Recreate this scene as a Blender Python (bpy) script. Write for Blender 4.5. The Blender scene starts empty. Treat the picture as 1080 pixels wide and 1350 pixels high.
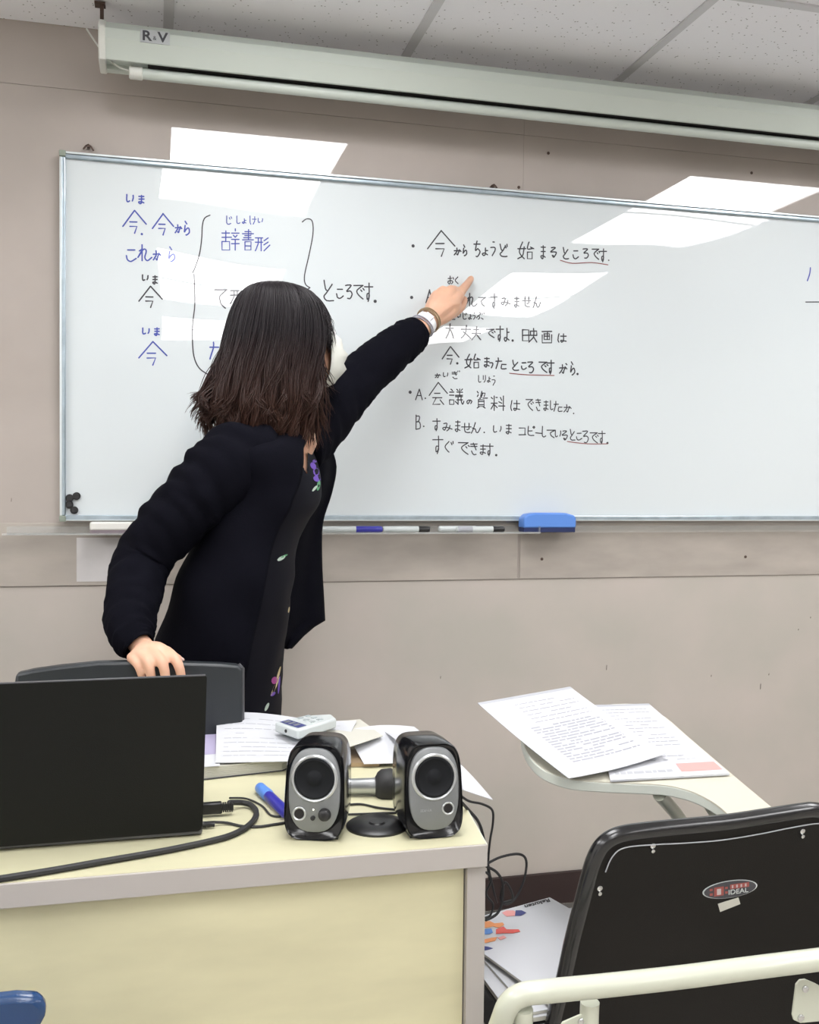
import bpy, bmesh, math, random
from mathutils import Vector, Matrix, noise
from mathutils.bvhtree import BVHTree
random.seed(7)
R = math.radians
sc = bpy.context.scene
COL = sc.collection

# ------------------------------------------------------------------ camera, world, exposure
CAMH = 1.225
F = 1325.5
ya, pi_, ro = R(14.305), R(-1.78), R(0.58)
fwd = Vector((math.sin(ya)*math.cos(pi_), math.cos(ya)*math.cos(pi_), math.sin(pi_)))
rt = Vector((math.cos(ya), -math.sin(ya), 0)); up = rt.cross(fwd)
rt, up = rt*math.cos(ro)+up*math.sin(ro), -rt*math.sin(ro)+up*math.cos(ro)
cam_d = bpy.data.cameras.new('camera'); cam = bpy.data.objects.new('camera', cam_d); COL.objects.link(cam)
cam.matrix_world = Matrix(((rt.x, up.x, -fwd.x, 0), (rt.y, up.y, -fwd.y, 0), (rt.z, up.z, -fwd.z, CAMH), (0, 0, 0, 1)))
cam_d.sensor_fit = 'VERTICAL'; cam_d.sensor_height = 24; cam_d.lens = F/1350*24
cam_d.clip_start = 0.02
sc.camera = cam
w = bpy.data.worlds.new('world'); sc.world = w; w.use_nodes = True
w.node_tree.nodes['Background'].inputs[0].default_value = (0.8, 0.85, 0.9, 1)
w.node_tree.nodes['Background'].inputs[1].default_value = 0.3
sc.view_settings.view_transform = 'Standard'; sc.view_settings.look = 'None'
sc.view_settings.exposure = 0.05; sc.view_settings.gamma = 1
sc.view_settings.use_curve_mapping = False
PANEL_POWER = 11.0

# ------------------------------------------------------------------ geometry helpers
CAM = Vector((0, 0, CAMH))
def ray(x, y): return fwd + rt*((x-540)/F) - up*((y-675)/F)
def U(x, y, Y):                       # point of a sight line on the vertical plane at distance Y
    d = ray(x, y); return CAM + d*(Y/d.y)
def UZ(x, y, z):                      # ... on the horizontal plane at height z
    d = ray(x, y); return CAM + d*((z-CAMH)/d.z)
def UP(x, y, z0, k, y0):              # ... on the sloping plane z = z0 + k (Y - y0)
    d = ray(x, y); t = (z0-k*y0-CAMH)/(d.z-k*d.y); return CAM + d*t
def mpp(p): return (Vector(p)-CAM).dot(fwd)/F
def proj(p):
    v = Vector(p)-CAM; z = v.dot(fwd); return 540+F*v.dot(rt)/z, 675-F*v.dot(up)/z

class MB:
    def __init__(s): s.v = []; s.f = []
    def add(s, vs, fs):
        n = len(s.v); s.v += [Vector(p) for p in vs]; s.f += [tuple(i+n for i in f) for f in fs]; return s
    def box(s, c, h, rot=None):       # centre, half sizes
        vs = [Vector((x*h[0], y*h[1], z*h[2])) for x in (-1, 1) for y in (-1, 1) for z in (-1, 1)]
        if rot: vs = [rot @ q for q in vs]
        return s.add([q+Vector(c) for q in vs], [(0,1,3,2),(4,6,7,5),(0,4,5,1),(2,3,7,6),(0,2,6,4),(1,5,7,3)])
    def bx(s, a, b):                  # min, max corner
        a, b = Vector(a), Vector(b); return s.box((a+b)/2, (b-a)/2)
    def prism(s, pts, off):           # polygon pts extruded by off
        n = len(pts); off = Vector(off); P = [Vector(p) for p in pts]
        return s.add(P+[p+off for p in P], [tuple(range(n))[::-1], tuple(range(n, 2*n))]+[(i, (i+1)%n, n+(i+1)%n, n+i) for i in range(n)])
    def loft(s, rings, cap=True, closed=True):
        m = len(rings[0]); vs = [p for r in rings for p in r]; fs = []
        for i in range(len(rings)-1):
            for j in range(m if closed else m-1):
                k = (j+1) % m; fs.append((i*m+j, i*m+k, (i+1)*m+k, (i+1)*m+j))
        if cap and closed: fs += [tuple(range(m))[::-1], tuple(range((len(rings)-1)*m, len(rings)*m))]
        return s.add(vs, fs)
    def tube(s, pts, r, seg=10, round_ends=False, squash=None):
        P = [Vector(p) for p in pts]; n = len(P); rr = r if isinstance(r, (list, tuple)) else [r]*n
        if round_ends:
            a = (P[0]-P[1]).normalized(); b = (P[-1]-P[-2]).normalized()
            P2 = [P[0]+a*rr[0]*.95, P[0]+a*rr[0]*.7]+P+[P[-1]+b*rr[-1]*.7, P[-1]+b*rr[-1]*.95]
            rr = [rr[0]*.25, rr[0]*.7]+list(rr)+[rr[-1]*.7, rr[-1]*.25]; P = P2; n = len(P)
        nrm = None; rings = []
        for i in range(n):
            t = (P[min(i+1, n-1)]-P[max(i-1, 0)])
            t = t.normalized() if t.length > 1e-9 else Vector((0, 0, 1))
            if nrm is None:
                nrm = t.orthogonal().normalized()
            nrm = (nrm-t*nrm.dot(t)).normalized(); bn = t.cross(nrm)
            rings.append([P[i]+(nrm*math.cos(2*math.pi*j/seg)+bn*math.sin(2*math.pi*j/seg))*rr[i] for j in range(seg)])
        return s.loft(rings)
    def disc(s, c, ax, r, h, seg=24, bev=0):        # cylinder from c along ax
        ax = Vector(ax).normalized(); c = Vector(c)
        prof = [(0, r)] + ([(h-bev, r), (h, r-bev)] if bev else [(h, r)])
        return s.lathe(c, ax, prof, seg)
    def lathe(s, c, ax, prof, seg=24):              # prof: (distance along ax, radius)
        ax = Vector(ax).normalized(); a = ax.orthogonal().normalized(); b = ax.cross(a); c = Vector(c)
        return s.loft([[c+ax*h+(a*math.cos(2*math.pi*j/seg)+b*math.sin(2*math.pi*j/seg))*max(r, 1e-5) for j in range(seg)] for h, r in prof])
    def ell(s, c, ex, ey, ez, nu=24, nv=14, fn=None):  # ellipsoid with axis vectors
        c = Vector(c); rings = []
        for i in range(nv+1):
            ph = math.pi*i/nv; ph = min(max(ph, .02), math.pi-.02)
            rings.append([c+ex*(math.sin(ph)*math.cos(2*math.pi*j/nu))+ey*(math.sin(ph)*math.sin(2*math.pi*j/nu))+ez*math.cos(ph) for j in range(nu)])
        return s.loft(rings)
    def grid(s, fn, nu, nv):
        vs = [fn(i/nu, j/nv) for j in range(nv+1) for i in range(nu+1)]
        return s.add(vs, [(j*(nu+1)+i, j*(nu+1)+i+1, (j+1)*(nu+1)+i+1, (j+1)*(nu+1)+i) for j in range(nv) for i in range(nu)])
    def mesh(s, name, origin=Vector((0, 0, 0))):
        me = bpy.data.meshes.new(name); me.from_pydata([tuple(p-origin) for p in s.v], [], s.f); me.validate()
        bm = bmesh.new(); bm.from_mesh(me); bmesh.ops.recalc_face_normals(bm, faces=bm.faces); bm.to_mesh(me); bm.free()
        return me
    def build(s, name, mat, parent=None, smooth=True, bevel=0, angle=40, origin=None):
        o0 = ORI.get(parent.name, Vector((0, 0, 0))) if parent else (Vector(origin) if origin is not None else Vector((0, 0, 0)))
        me = s.mesh(name, o0); me.materials.append(mat)
        o = bpy.data.objects.new(name, me); COL.objects.link(o)
        if parent: o.parent = parent; ORI[o.name] = o0
        else: o.location = o0; ORI[o.name] = o0
        if bevel:
            m = o.modifiers.new('bevel', 'BEVEL'); m.width = bevel; m.segments = 2; m.limit_method = 'ANGLE'; m.angle_limit = R(35)
        if smooth:
            me.shade_smooth(); me.set_sharp_from_angle(angle=R(angle))
        return o
ORI = {}
def tag(o, label=None, cat=None, group=None, kind=None):
    if label: o['label'] = label
    if cat: o['category'] = cat
    if group: o['group'] = group
    if kind: o['kind'] = kind
    return o
def empty(name, loc, label, cat, group=None, local=False):
    o = bpy.data.objects.new(name, None); COL.objects.link(o); o.empty_display_size = .05
    o.location = loc; ORI[o.name] = Vector((0, 0, 0)) if local else Vector(loc)
    return tag(o, label, cat, group)
def dup(root, label=None):
    r = root.copy(); COL.objects.link(r)
    if label: r['label'] = label
    for ch in list(root.children):
        c = ch.copy(); COL.objects.link(c); c.parent = r
        for g in ch.children:
            d = g.copy(); COL.objects.link(d); d.parent = c
    return r
def cr(pts, n=6):                     # Catmull-Rom through points (tuples of any length)
    P = [tuple(p) for p in pts]
    if len(P) < 3: return P
    P = [P[0]]+P+[P[-1]]; out = []
    for i in range(1, len(P)-2):
        for k in range(n):
            t = k/n
            out.append(tuple(.5*((2*b)+(-a+c)*t+(2*a-5*b+4*c-d)*t*t+(-a+3*b-3*c+d)*t**3) for a, b, c, d in zip(P[i-1], P[i], P[i+1], P[i+2])))
    out.append(P[-2]); return out

# ------------------------------------------------------------------ materials
def mat(name, col, rough=.5, metal=0, spec=.5, coat=0, coat_r=.03, coat_ior=1.5, noise_s=0, noise_a=0, bump=0, bump_s=200, stretch=None, col2=None, emit=None, estr=0, sheen=0, alpha=1, trans=0, detail=4):
    m = bpy.data.materials.new(name); m.use_nodes = True; nt = m.node_tree; b = nt.nodes['Principled BSDF']
    I = b.inputs
    I['Base Color'].default_value = (*col, 1); I['Roughness'].default_value = rough; I['Metallic'].default_value = metal
    I['Specular IOR Level'].default_value = spec; I['Coat Weight'].default_value = coat; I['Coat IOR'].default_value = coat_ior; I['Coat Roughness'].default_value = coat_r
    I['Sheen Weight'].default_value = sheen; I['Alpha'].default_value = alpha; I['Transmission Weight'].default_value = trans
    if emit: I['Emission Color'].default_value = (*emit, 1); I['Emission Strength'].default_value = estr
    if noise_s or bump:
        tc = nt.nodes.new('ShaderNodeTexCoord'); mp = nt.nodes.new('ShaderNodeMapping'); nt.links.new(tc.outputs['Object'], mp.inputs[0])
        if stretch: mp.inputs['Scale'].default_value = stretch
    if noise_s:
        n = nt.nodes.new('ShaderNodeTexNoise'); n.inputs['Scale'].default_value = noise_s; n.inputs['Detail'].default_value = detail
        nt.links.new(mp.outputs[0], n.inputs['Vector'])
        rp = nt.nodes.new('ShaderNodeValToRGB'); nt.links.new(n.outputs['Fac'], rp.inputs[0])
        c2 = col2 or tuple(max(0, c*(1-noise_a)) for c in col); c1 = col if col2 else tuple(min(1, c*(1+noise_a)) for c in col)
        rp.color_ramp.elements[0].position = .32; rp.color_ramp.elements[1].position = .68
        rp.color_ramp.elements[0].color = (*c2, 1); rp.color_ramp.elements[1].color = (*c1, 1)
        nt.links.new(rp.outputs[0], I['Base Color'])
    if bump:
        n2 = nt.nodes.new('ShaderNodeTexNoise'); n2.inputs['Scale'].default_value = bump_s; n2.inputs['Detail'].default_value = 3
        nt.links.new(mp.outputs[0], n2.inputs['Vector'])
        bp = nt.nodes.new('ShaderNodeBump'); bp.inputs['Strength'].default_value = bump; bp.inputs['Distance'].default_value = .002
        nt.links.new(n2.outputs['Fac'], bp.inputs['Height']); nt.links.new(bp.outputs[0], I['Normal'])
    return m
M = {}
M['wall'] = mat('wall_laminate', (.405, .355, .322), .55, coat=1, coat_r=.008, coat_ior=1.85, noise_s=3.2, noise_a=.07, detail=9)
M['wall_lower'] = mat('wall_laminate_lower', (.50, .45, .41), .6, coat=.3, coat_r=.3, noise_s=4, col2=(.44, .415, .37), detail=12)
M['strip'] = mat('wall_strip', (.40, .36, .32), .45, coat=.6, coat_r=.2, noise_s=5, noise_a=.12, detail=9, stretch=(1, 1, 3))
M['side'] = mat('side_wall_paint', (.82, .80, .77), .8)
M['floor'] = mat('floor_vinyl', (.46, .43, .38), .5, noise_s=6, noise_a=.1)
M['skirt'] = mat('baseboard_brown', (.022, .009, .009), .45)
M['tile'] = mat('ceiling_tile', (.86, .86, .90), .9, noise_s=2, noise_a=.03)
M['rail'] = mat('ceiling_rail', (.58, .58, .60), .5)
M['lamp'] = mat('lamp_diffuser', (.9, .9, .9), .4, emit=(.99, .99, 1), estr=PANEL_POWER)
M['lampframe'] = mat('lamp_frame', (.8, .8, .8), .5)
M['board'] = mat('board_enamel', (.655, .71, .735), .3, spec=.3, coat=1, coat_r=.008, coat_ior=1.85)
M['alu'] = mat('anodised_aluminium', (.42, .50, .56), .3, metal=.7, noise_s=30, noise_a=.12, stretch=(1, 1, 1))
M['alu2'] = mat('aluminium_light', (.72, .78, .80), .3, metal=.6)
M['cap'] = mat('corner_cap_plastic', (.25, .29, .24), .5)
M['brownmetal'] = mat('brown_metal', (.08, .05, .04), .5, metal=.4)
M['ink_black'] = mat('ink_black', (.03, .03, .04), .6, coat=.4, coat_r=.01, coat_ior=1.8)
M['ink_blue'] = mat('ink_blue', (.045, .07, .36), .6, coat=.4, coat_r=.01, coat_ior=1.8)
M['ink_red'] = mat('ink_red', (.25, .06, .06), .6, coat=.4, coat_r=.01, coat_ior=1.8)
M['ink_grey'] = mat('ink_grey', (.42, .43, .46), .7)
M['ink_lgrey'] = mat('ink_light_grey', (.36, .37, .41), .7)
M['black_plastic'] = mat('black_plastic', (.012, .012, .013), .35)
M['gloss_black'] = mat('gloss_black', (.006, .006, .007), .16)
M['rubber'] = mat('black_rubber', (.02, .02, .021), .6)
M['screen_case'] = mat('screen_case_enamel', (.53, .58, .535), .35)
M['case_cap'] = mat('screen_case_cap', (.66, .67, .63), .4)
M['dark'] = mat('dark_slot', (.01, .008, .008), .8)
M['acrylic'] = mat('clear_acrylic', (.75, .77, .76), .08, alpha=.16)
M['tape'] = mat('translucent_paper', (.62, .60, .60), .5, noise_s=12, noise_a=.05)
M['white_plastic'] = mat('white_plastic', (.54, .58, .58), .35)
M['offwhite'] = mat('off_white_felt', (.75, .74, .70), .7)
M['grey_plastic'] = mat('grey_felt', (.22, .18, .20), .8)
M['eraser_blue'] = mat('eraser_blue', (.10, .25, .68), .4)
M['felt'] = mat('dark_blue_felt', (.02, .03, .10), .9)
M['pen_blue'] = mat('marker_blue', (.03, .03, .32), .35)
M['desk_top'] = mat('desk_top_maple', (.57, .545, .37), .38, noise_s=2.2, noise_a=.05, stretch=(1, 7, 7), detail=6)
M['desk_front'] = mat('desk_front_maple', (.62, .585, .385), .4, noise_s=2.6, noise_a=.15, stretch=(1, 3, 3.4), detail=5)
M['desk_edge'] = mat('desk_edge_grey', (.43, .40, .375), .5)
M['laptop'] = mat('laptop_lid', (.006, .0065, .005), .6, spec=.22, bump=.15, bump_s=900)
M['laptop_edge'] = mat('laptop_edge', (.10, .10, .11), .35, metal=.4)
M['chair_grey'] = mat('charcoal_plastic', (.020, .024, .028), .42, bump=.15, bump_s=500)
M['paper'] = mat('white_paper', (.56, .57, .60), .7)
M['paper2'] = mat('cream_paper', (.54, .53, .47), .7)
M['folder'] = mat('clear_folder', (.46, .48, .52), .2)
M['lilac'] = mat('lilac_print', (.40, .36, .52), .6)
M['blue_print'] = mat('blue_print', (.10, .25, .60), .5)
M['pink'] = mat('pink_print', (.75, .33, .31), .6)
M['orange'] = mat('orange_print', (.75, .30, .12), .6)
M['red'] = mat('red_print', (.72, .12, .10), .6)
M['navy'] = mat('navy_print', (.05, .06, .2), .6)
M['baffle'] = mat('speaker_baffle_silver', (.20, .21, .215), .42, metal=.25)
M['ring'] = mat('speaker_ring_silver', (.50, .52, .53), .28, metal=.7)
M['cone'] = mat('speaker_cone', (.006, .007, .009), .6, spec=.2)
M['led'] = mat('led_white', (.9, .9, .8), .4, emit=(1, 1, .85), estr=2)
M['steel'] = mat('chrome', (.65, .66, .66), .22, metal=1)
M['cream_tube'] = mat('cream_enamel_tube', (.56, .58, .48), .3, coat=.5, coat_r=.1)
M['tablet'] = mat('tablet_cream_laminate', (.56, .54, .45), .4)
M['tablet_edge'] = mat('tablet_edge', (.60, .63, .57), .5)
M['chair_black'] = mat('black_vinyl_board', (.006, .005, .004), .5, spec=.25, bump=.25, bump_s=700)
M['chair_rim'] = mat('black_vinyl_rim', (.008, .008, .009), .22, coat=.4, coat_r=.15)
M['blue_chair'] = mat('blue_chair_plastic', (.012, .045, .13), .22, bump=.1, bump_s=400)
M['box_brown'] = mat('dark_brown_laminate', (.035, .018, .015), .45)
M['skin'] = mat('skin', (.66, .39, .27), .48, noise_s=25, noise_a=.06)
I = M['skin'].node_tree.nodes['Principled BSDF'].inputs; I['Subsurface Weight'].default_value = .12; I['Subsurface Radius'].default_value = (.01, .004, .002); I['Subsurface Scale'].default_value = 1
M['nail'] = mat('nail', (.78, .55, .48), .3)
M['cardigan'] = mat('cardigan_knit', (.0035, .0035, .0065), .9, spec=.06, bump=.5, bump_s=260)
M['dress'] = mat('dress_jersey', (.005, .005, .009), .7, spec=.12)
M['mask'] = mat('mask_fabric', (.62, .63, .58), .8)
M['eye'] = mat('eye_white', (.85, .85, .85), .2)
M['iris'] = mat('iris', (.03, .015, .01), .2)
M['strap'] = mat('watch_strap_white', (.82, .84, .86), .4)
M['bead'] = mat('tan_bracelet', (.36, .26, .16), .35, metal=.3)
M['bangle'] = mat('grey_bangle', (.42, .42, .50), .3, metal=.3)
M['violet'] = mat('violet_print', (.14, .06, .42), .7)
M['leaf_green'] = mat('green_print', (.10, .34, .16), .7)
M['pale_leaf'] = mat('pale_leaf_print', (.45, .55, .48), .7)
M['straw'] = mat('straw_print', (.55, .45, .25), .7)
M['magenta'] = mat('magenta_print', (.30, .04, .22), .7)
# hair: dark roots that turn brown towards the dyed ends
hm = mat('hair', (.02, .012, .010), .42, spec=.28); nt = hm.node_tree
tc = nt.nodes.new('ShaderNodeTexCoord'); sx = nt.nodes.new('ShaderNodeSeparateXYZ'); nt.links.new(tc.outputs['Object'], sx.inputs[0])
rp = nt.nodes.new('ShaderNodeValToRGB'); mr = nt.nodes.new('ShaderNodeMapRange')
mr.inputs['From Min'].default_value = 1.30; mr.inputs['From Max'].default_value = 1.62
nt.links.new(sx.outputs['Z'], mr.inputs['Value']); nt.links.new(mr.outputs[0], rp.inputs[0])
rp.color_ramp.elements[0].color = (.052, .022, .014, 1); rp.color_ramp.elements[1].color = (.010, .007, .009, 1); rp.color_ramp.elements[1].position = .7
nt.links.new(rp.outputs[0], nt.nodes['Principled BSDF'].inputs['Base Color'])
M['hair'] = hm
# ceiling tile: pin holes
nt = M['tile'].node_tree; b = nt.nodes['Principled BSDF']
tc = nt.nodes.new('ShaderNodeTexCoord'); vo = nt.nodes.new('ShaderNodeTexVoronoi'); vo.inputs['Scale'].default_value = 65
nt.links.new(tc.outputs['Object'], vo.inputs['Vector'])
rp = nt.nodes.new('ShaderNodeValToRGB'); rp.color_ramp.elements[0].position = .10; rp.color_ramp.elements[1].position = .15
rp.color_ramp.elements[0].color = (.22, .22, .22, 1); rp.color_ramp.elements[1].color = (.86, .86, .90, 1)
nt.links.new(vo.outputs['Distance'], rp.inputs[0]); nt.links.new(rp.outputs[0], b.inputs['Base Color'])

# ------------------------------------------------------------------ the room
WY = 2.6326; BY = 2.6076                 # wall plane, whiteboard face
CEIL = CAMH+1.100
XL, XR, YB = -2.37, 4.2, -4.5
def struct(o): o['kind'] = 'structure'; return o
fl = struct(MB().bx((XL-.1, YB-.1, -.1), (XR+.1, WY+.1, 0)).build('floor', M['floor'], smooth=False))
wf = struct(MB().bx((XL-.1, WY+.003, 0), (XR+.1, WY+.1, CEIL+.15)).build('wall_front', M['dark'], smooth=False))
def panel(x0, x1, z0, z1, m, dy=0.0, g=.0003):
    o = MB().bx((x0+g, WY+dy-.0, z0+g), (x1-g, WY+.0035, z1-g)).build('wall_panel', m, wf, smooth=False)
    return o
zs = U(540, 163, WY).z; zl = U(540, 766, WY).z
xs1 = .985
for a, b in ((XL, -1.4), (-1.4, xs1), (xs1, XR)): panel(a, b, zs, CEIL+.1, M['wall'], -.0012)
for a, b in ((XL, -1.4), (-1.4, xs1), (xs1, XR)): panel(a, b, zl, zs, M['wall'])
for a, b in ((XL, -1.4), (-1.4, XR)): panel(a, b, .05, zl, M['wall_lower'], .001)
struct(MB().bx((XL-.1, YB-.1, 0), (XL, WY+.1, CEIL+.15)).build('wall_left', M['side'], smooth=False))
struct(MB().bx((XR, YB-.1, 0), (XR+.1, WY+.1, CEIL+.15)).build('wall_right', M['side'], smooth=False))
struct(MB().bx((XL-.1, YB-.1, 0), (XR+.1, YB, CEIL+.15)).build('wall_back', M['side'], smooth=False))
struct(MB().bx((XL, WY-.012, 0), (XR, WY+.001, CAMH-1.107)).build('baseboard_front', M['skirt'], smooth=False))
for px, py, ln in ((581, 893, .006), (800, 880, .012), (938, 891, .005), (1014, 889, .005), (1003, 905, .014), (1053, 830, .004), (1069, 814, .004), (15, 659, .008), (492, 745, .012)):
    p = U(px, py, WY); MB().prism([p+Vector((-.0008, -.0003, -ln*.6)), p+Vector((.0004, -.0003, -ln*.5)), p+Vector((.0009, -.0003, ln*.6)), p+Vector((-.0002, -.0003, ln*.5))], (0, .002, 0)).build('scuff_mark', M['tape'] if px == 492 else M['brownmetal'], wf, smooth=False)
# clear / laminated band below the board: two proud sheets
for a, b, dy in ((XL, xs1-.004, -.0035), (xs1+.004, XR, -.0035)):
    o = MB().bx((a, WY+dy, zl+.002), (b, WY-.0005, zl+.158)).build('wall_band', M['strip'], wf, smooth=False, bevel=.0006)
# ceiling
ce = struct(MB().bx((XL-.1, YB-.1, CEIL+.03), (XR+.1, WY+.1, CEIL+.15)).build('ceiling', M['side'], smooth=False))
gx = [.033+.6*k for k in range(-4, 8)]; gx = [x for x in gx if XL <= x <= XR]
gy = [2.06-.6*k for k in range(0, 11)]
xe = [XL]+gx+[XR]; ye = [YB]+[y for y in sorted(gy) if y > YB+.02]+[WY]
tile_cache = {}
lamps = set()
for i in (1, 4, 7):
    pass
def is_lamp(xa, ya_):      # lamps: one bay in three across, two tiles long, one tile apart
    kx = round((xa-.033)/.6); ky = round((2.06-ya_)/.6)
    return kx % 3 == 0 and ky % 3 in (1, 2) and abs((xa-.033)/.6-kx) < .01
for i in range(len(xe)-1):
    for j in range(len(ye)-1):
        x0, x1, y0, y1 = xe[i], xe[i+1], ye[j], ye[j+1]
        if x1-x0 < .03 or y1-y0 < .03: continue
        if is_lamp(x0, y0) and y1-y0 > .59 and x1-x0 > .59: continue
        key = (round(x1-x0, 3), round(y1-y0, 3))
        if key not in tile_cache:
            g = .004
            me = MB().bx((-(x1-x0)/2+g, -(y1-y0)/2+g, 0), ((x1-x0)/2-g, (y1-y0)/2-g, .012)).mesh('ceiling_tile'); me.materials.append(M['tile']); tile_cache[key] = me
        o = bpy.data.objects.new('ceiling_tile', tile_cache[key]); COL.objects.link(o); o.location = ((x0+x1)/2, (y0+y1)/2, CEIL+.004); o.parent = ce
for x in gx: MB().bx((x-.012, YB, CEIL), (x+.012, WY, CEIL+.004)).build('ceiling_rail', M['rail'], ce, smooth=False)
for y in gy:
    if y > YB: MB().bx((XL, y-.012, CEIL-.0005), (XR, y+.012, CEIL+.0035)).build('ceiling_rail', M['rail'], ce, smooth=False)
# lamp panels (recessed light fittings, 0.6 x 1.2 m)
proto = None
cols = {0: 'left', 3: 'middle', 6: 'right', -3: 'far left'}
for kx in (-3, 0, 3, 6):
    for ky in (0, 3, 6, 9):
        x0 = .033+.6*kx; y1 = 2.06-.6*ky; y0 = y1-1.2
        if x0 < XL or x0+.6 > XR or y0 < YB: continue
        L = empty('ceiling_lamp', (x0+.3, (y0+y1)/2, CEIL-.002), 'flat white light panel set into the ceiling, %s row from the door side, number %d from the whiteboard wall' % (cols[kx], ky//3+1), 'lamp', 'recessed ceiling light panels', local=True) if proto is None else dup(proto)
        L.location = (x0+.3, (y0+y1)/2, CEIL-.002)
        L['label'] = 'long flat light panel recessed in the ceiling behind the camera, seen only as reflections'
        if proto is None:
            proto = L
            fr = MB()
            for a, b in (((-.3, -.6), (.3, -.575)), ((-.3, .575), (.3, .6)), ((-.3, -.575), (-.28, .575)), ((.28, -.575), (.3, .575))):
                fr.bx((a[0], a[1], -.002), (b[0], b[1], .02))
            fr.build('frame', M['lampframe'], L, smooth=False)
            MB().bx((-.28, -.575, .004), (.28, .575, .012)).build('diffuser', M['lamp'], L, smooth=False)

# ------------------------------------------------------------------ whiteboard
bl0 = U(82.5, 200, BY); bl1 = U(75.5, 687, BY); ZT, ZB = bl0.z, bl1.z; XB0 = (bl0.x+bl1.x)/2; XB1 = 2.18
wb = empty('whiteboard', (XB0, BY, ZB), 'wide framed whiteboard covered in handwritten Japanese, hung on the wall', 'whiteboard')
def g2(x, z, cx, cz, sx_, sz_): return math.exp(-((x-cx)/sx_)**2-((z-cz)/sz_)**2)
def wave(x, z):
    h = 0.0
    h += WAVE_TILT[0]*(x-.5)+WAVE_TILT[1]*(z-1.8)
    for a, cx, cz in WAVES:
        e = ((x-cx)**2+(z-cz)**2)/.0361
        if e < 9: h += a*1e-6*math.exp(-e)
    return h
WAVE_TILT = (0.002916, -0.003493)
WAVES = [(89,-0.2,1.285),(875,-0.2,1.445),(1176,-0.2,1.605),(545,-0.2,1.765),(918,-0.2,1.925),(-25,0.0,1.125),(-155,0.0,1.285),(1149,0.0,1.445),(1150,0.0,1.605),(2147,0.0,1.765),(2077,0.0,1.925),(-60,0.2,1.125),(-487,0.2,1.285),(1386,0.2,1.445),(-29,0.2,1.605),(1399,0.2,1.765),(2500,0.2,1.925),(-18,0.4,1.125),(-135,0.4,1.285),(339,0.4,1.445),(-1060,0.4,1.605),(1379,0.4,1.765),(1525,0.4,1.925),(-24,0.6,1.125),(-394,0.6,1.285),(-868,0.6,1.445),(571,0.6,1.605),(835,0.6,1.765),(1190,0.6,1.925),(5,0.8,1.125),(141,0.8,1.285),(-289,0.8,1.445),(-2692,0.8,1.605),(-730,0.8,1.765),(-1609,0.8,1.925),(20,1.0,1.125),(327,1.0,1.285),(-150,1.0,1.445),(-1584,1.0,1.605),(870,1.0,1.765),(-759,1.0,1.925),(-46,1.2,1.285),(-633,1.2,1.445),(-1089,1.2,1.605),(-1218,1.2,1.765),(-833,1.2,1.925),(9,1.4,1.285),(346,1.4,1.445),(2183,1.4,1.605),(856,1.4,1.765),(-1130,1.4,1.925),(-36,1.6,1.445),(-740,1.6,1.605),(-1978,1.6,1.765),(576,1.6,1.925),(-4,1.8,1.445),(-133,1.8,1.605),(-1371,1.8,1.765),(-1902,1.8,1.925),(-72,2.0,1.605),(-817,2.0,1.765),(-1749,2.0,1.925),(-28,2.2,1.765),(-70,2.2,1.925)]
n_in = .012
WX = {}
def bface(u, v):
    x = XB0+n_in+(XB1-XB0-2*n_in)*u; z = ZB+n_in+(ZT-ZB-2*n_in)*v
    return Vector((x, BY+.0015+wave(x, z)*1, z))
bs = MB().grid(bface, 150, 70).build('writing_surface', M['board'], wb, angle=180)
# keep the normals of the sheet facing the room
MB().bx((XB0+.006, BY+.012, ZB+.006), (XB1-.006, WY-.0045, ZT-.006)).build('backing_board', M['alu2'], wb, smooth=False)
def rail(a, b, z0, z1, name='frame_rail'):
    m = MB().bx((a, BY-.010, z0), (b, BY+.014, z1)); o = m.build(name, M['alu'], wb, smooth=False, bevel=.002)
    return o
rail(XB0+.013, XB1-.013, ZT-.016, ZT-.007); rail(XB0+.013, XB1-.013, ZB+.002, ZB+.015)
MB().bx((XB0+.013, BY-.008, ZT-.0055), (XB1-.013, BY+.014, ZT)).build('frame_lip', M['alu2'], wb, smooth=False, bevel=.001)
MB().bx((XB0+.013, BY-.0112, ZB+.0015), (XB1-.013, BY+.014, ZB+.004)).build('frame_lip', M['alu2'], wb, smooth=False)
rail(XB0+.005, XB0+.0135, ZB+.014, ZT-.014); rail(XB1-.0135, XB1-.005, ZB+.014, ZT-.014)
for x in (XB0+.0025, XB1-.0025): MB().bx((x-.0025, BY-.008, ZB+.014), (x+.0025, BY+.014, ZT-.014)).build('frame_lip', M['alu2'], wb, smooth=False)
for x in (XB0, XB1-.014):
    for z in (ZB-.001, ZT-.013): MB().bx((x-.001, BY-.012, z), (x+.0145, BY+.014, z+.0145)).build('corner_cap', M['cap'], wb, smooth=False, bevel=.002)
def hanger(px, py):
    p = U(px, py, WY-.004); h = empty('wall_hook', p, 'small brown metal hook above the whiteboard frame at its left end' if px < 300 else 'small brown metal hook above the middle of the whiteboard', 'hook', 'hooks above the whiteboard')
    q = p.copy(); q.y = WY-.012
    MB().tube([q+Vector((-.012, 0, -.006)), q+Vector((-.006, 0, .002)), q+Vector((0, -.002, .005)), q+Vector((.006, 0, .001)), q+Vector((.012, 0, -.008))], .0022, 8).build('wire', M['brownmetal'], h)
    MB().disc(p+Vector((0, .003, .002)), (0, -1, 0), .004, .014, 12).build('screw', M['brownmetal'], h)
hanger(117, 195); hanger(650, 247)
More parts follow.
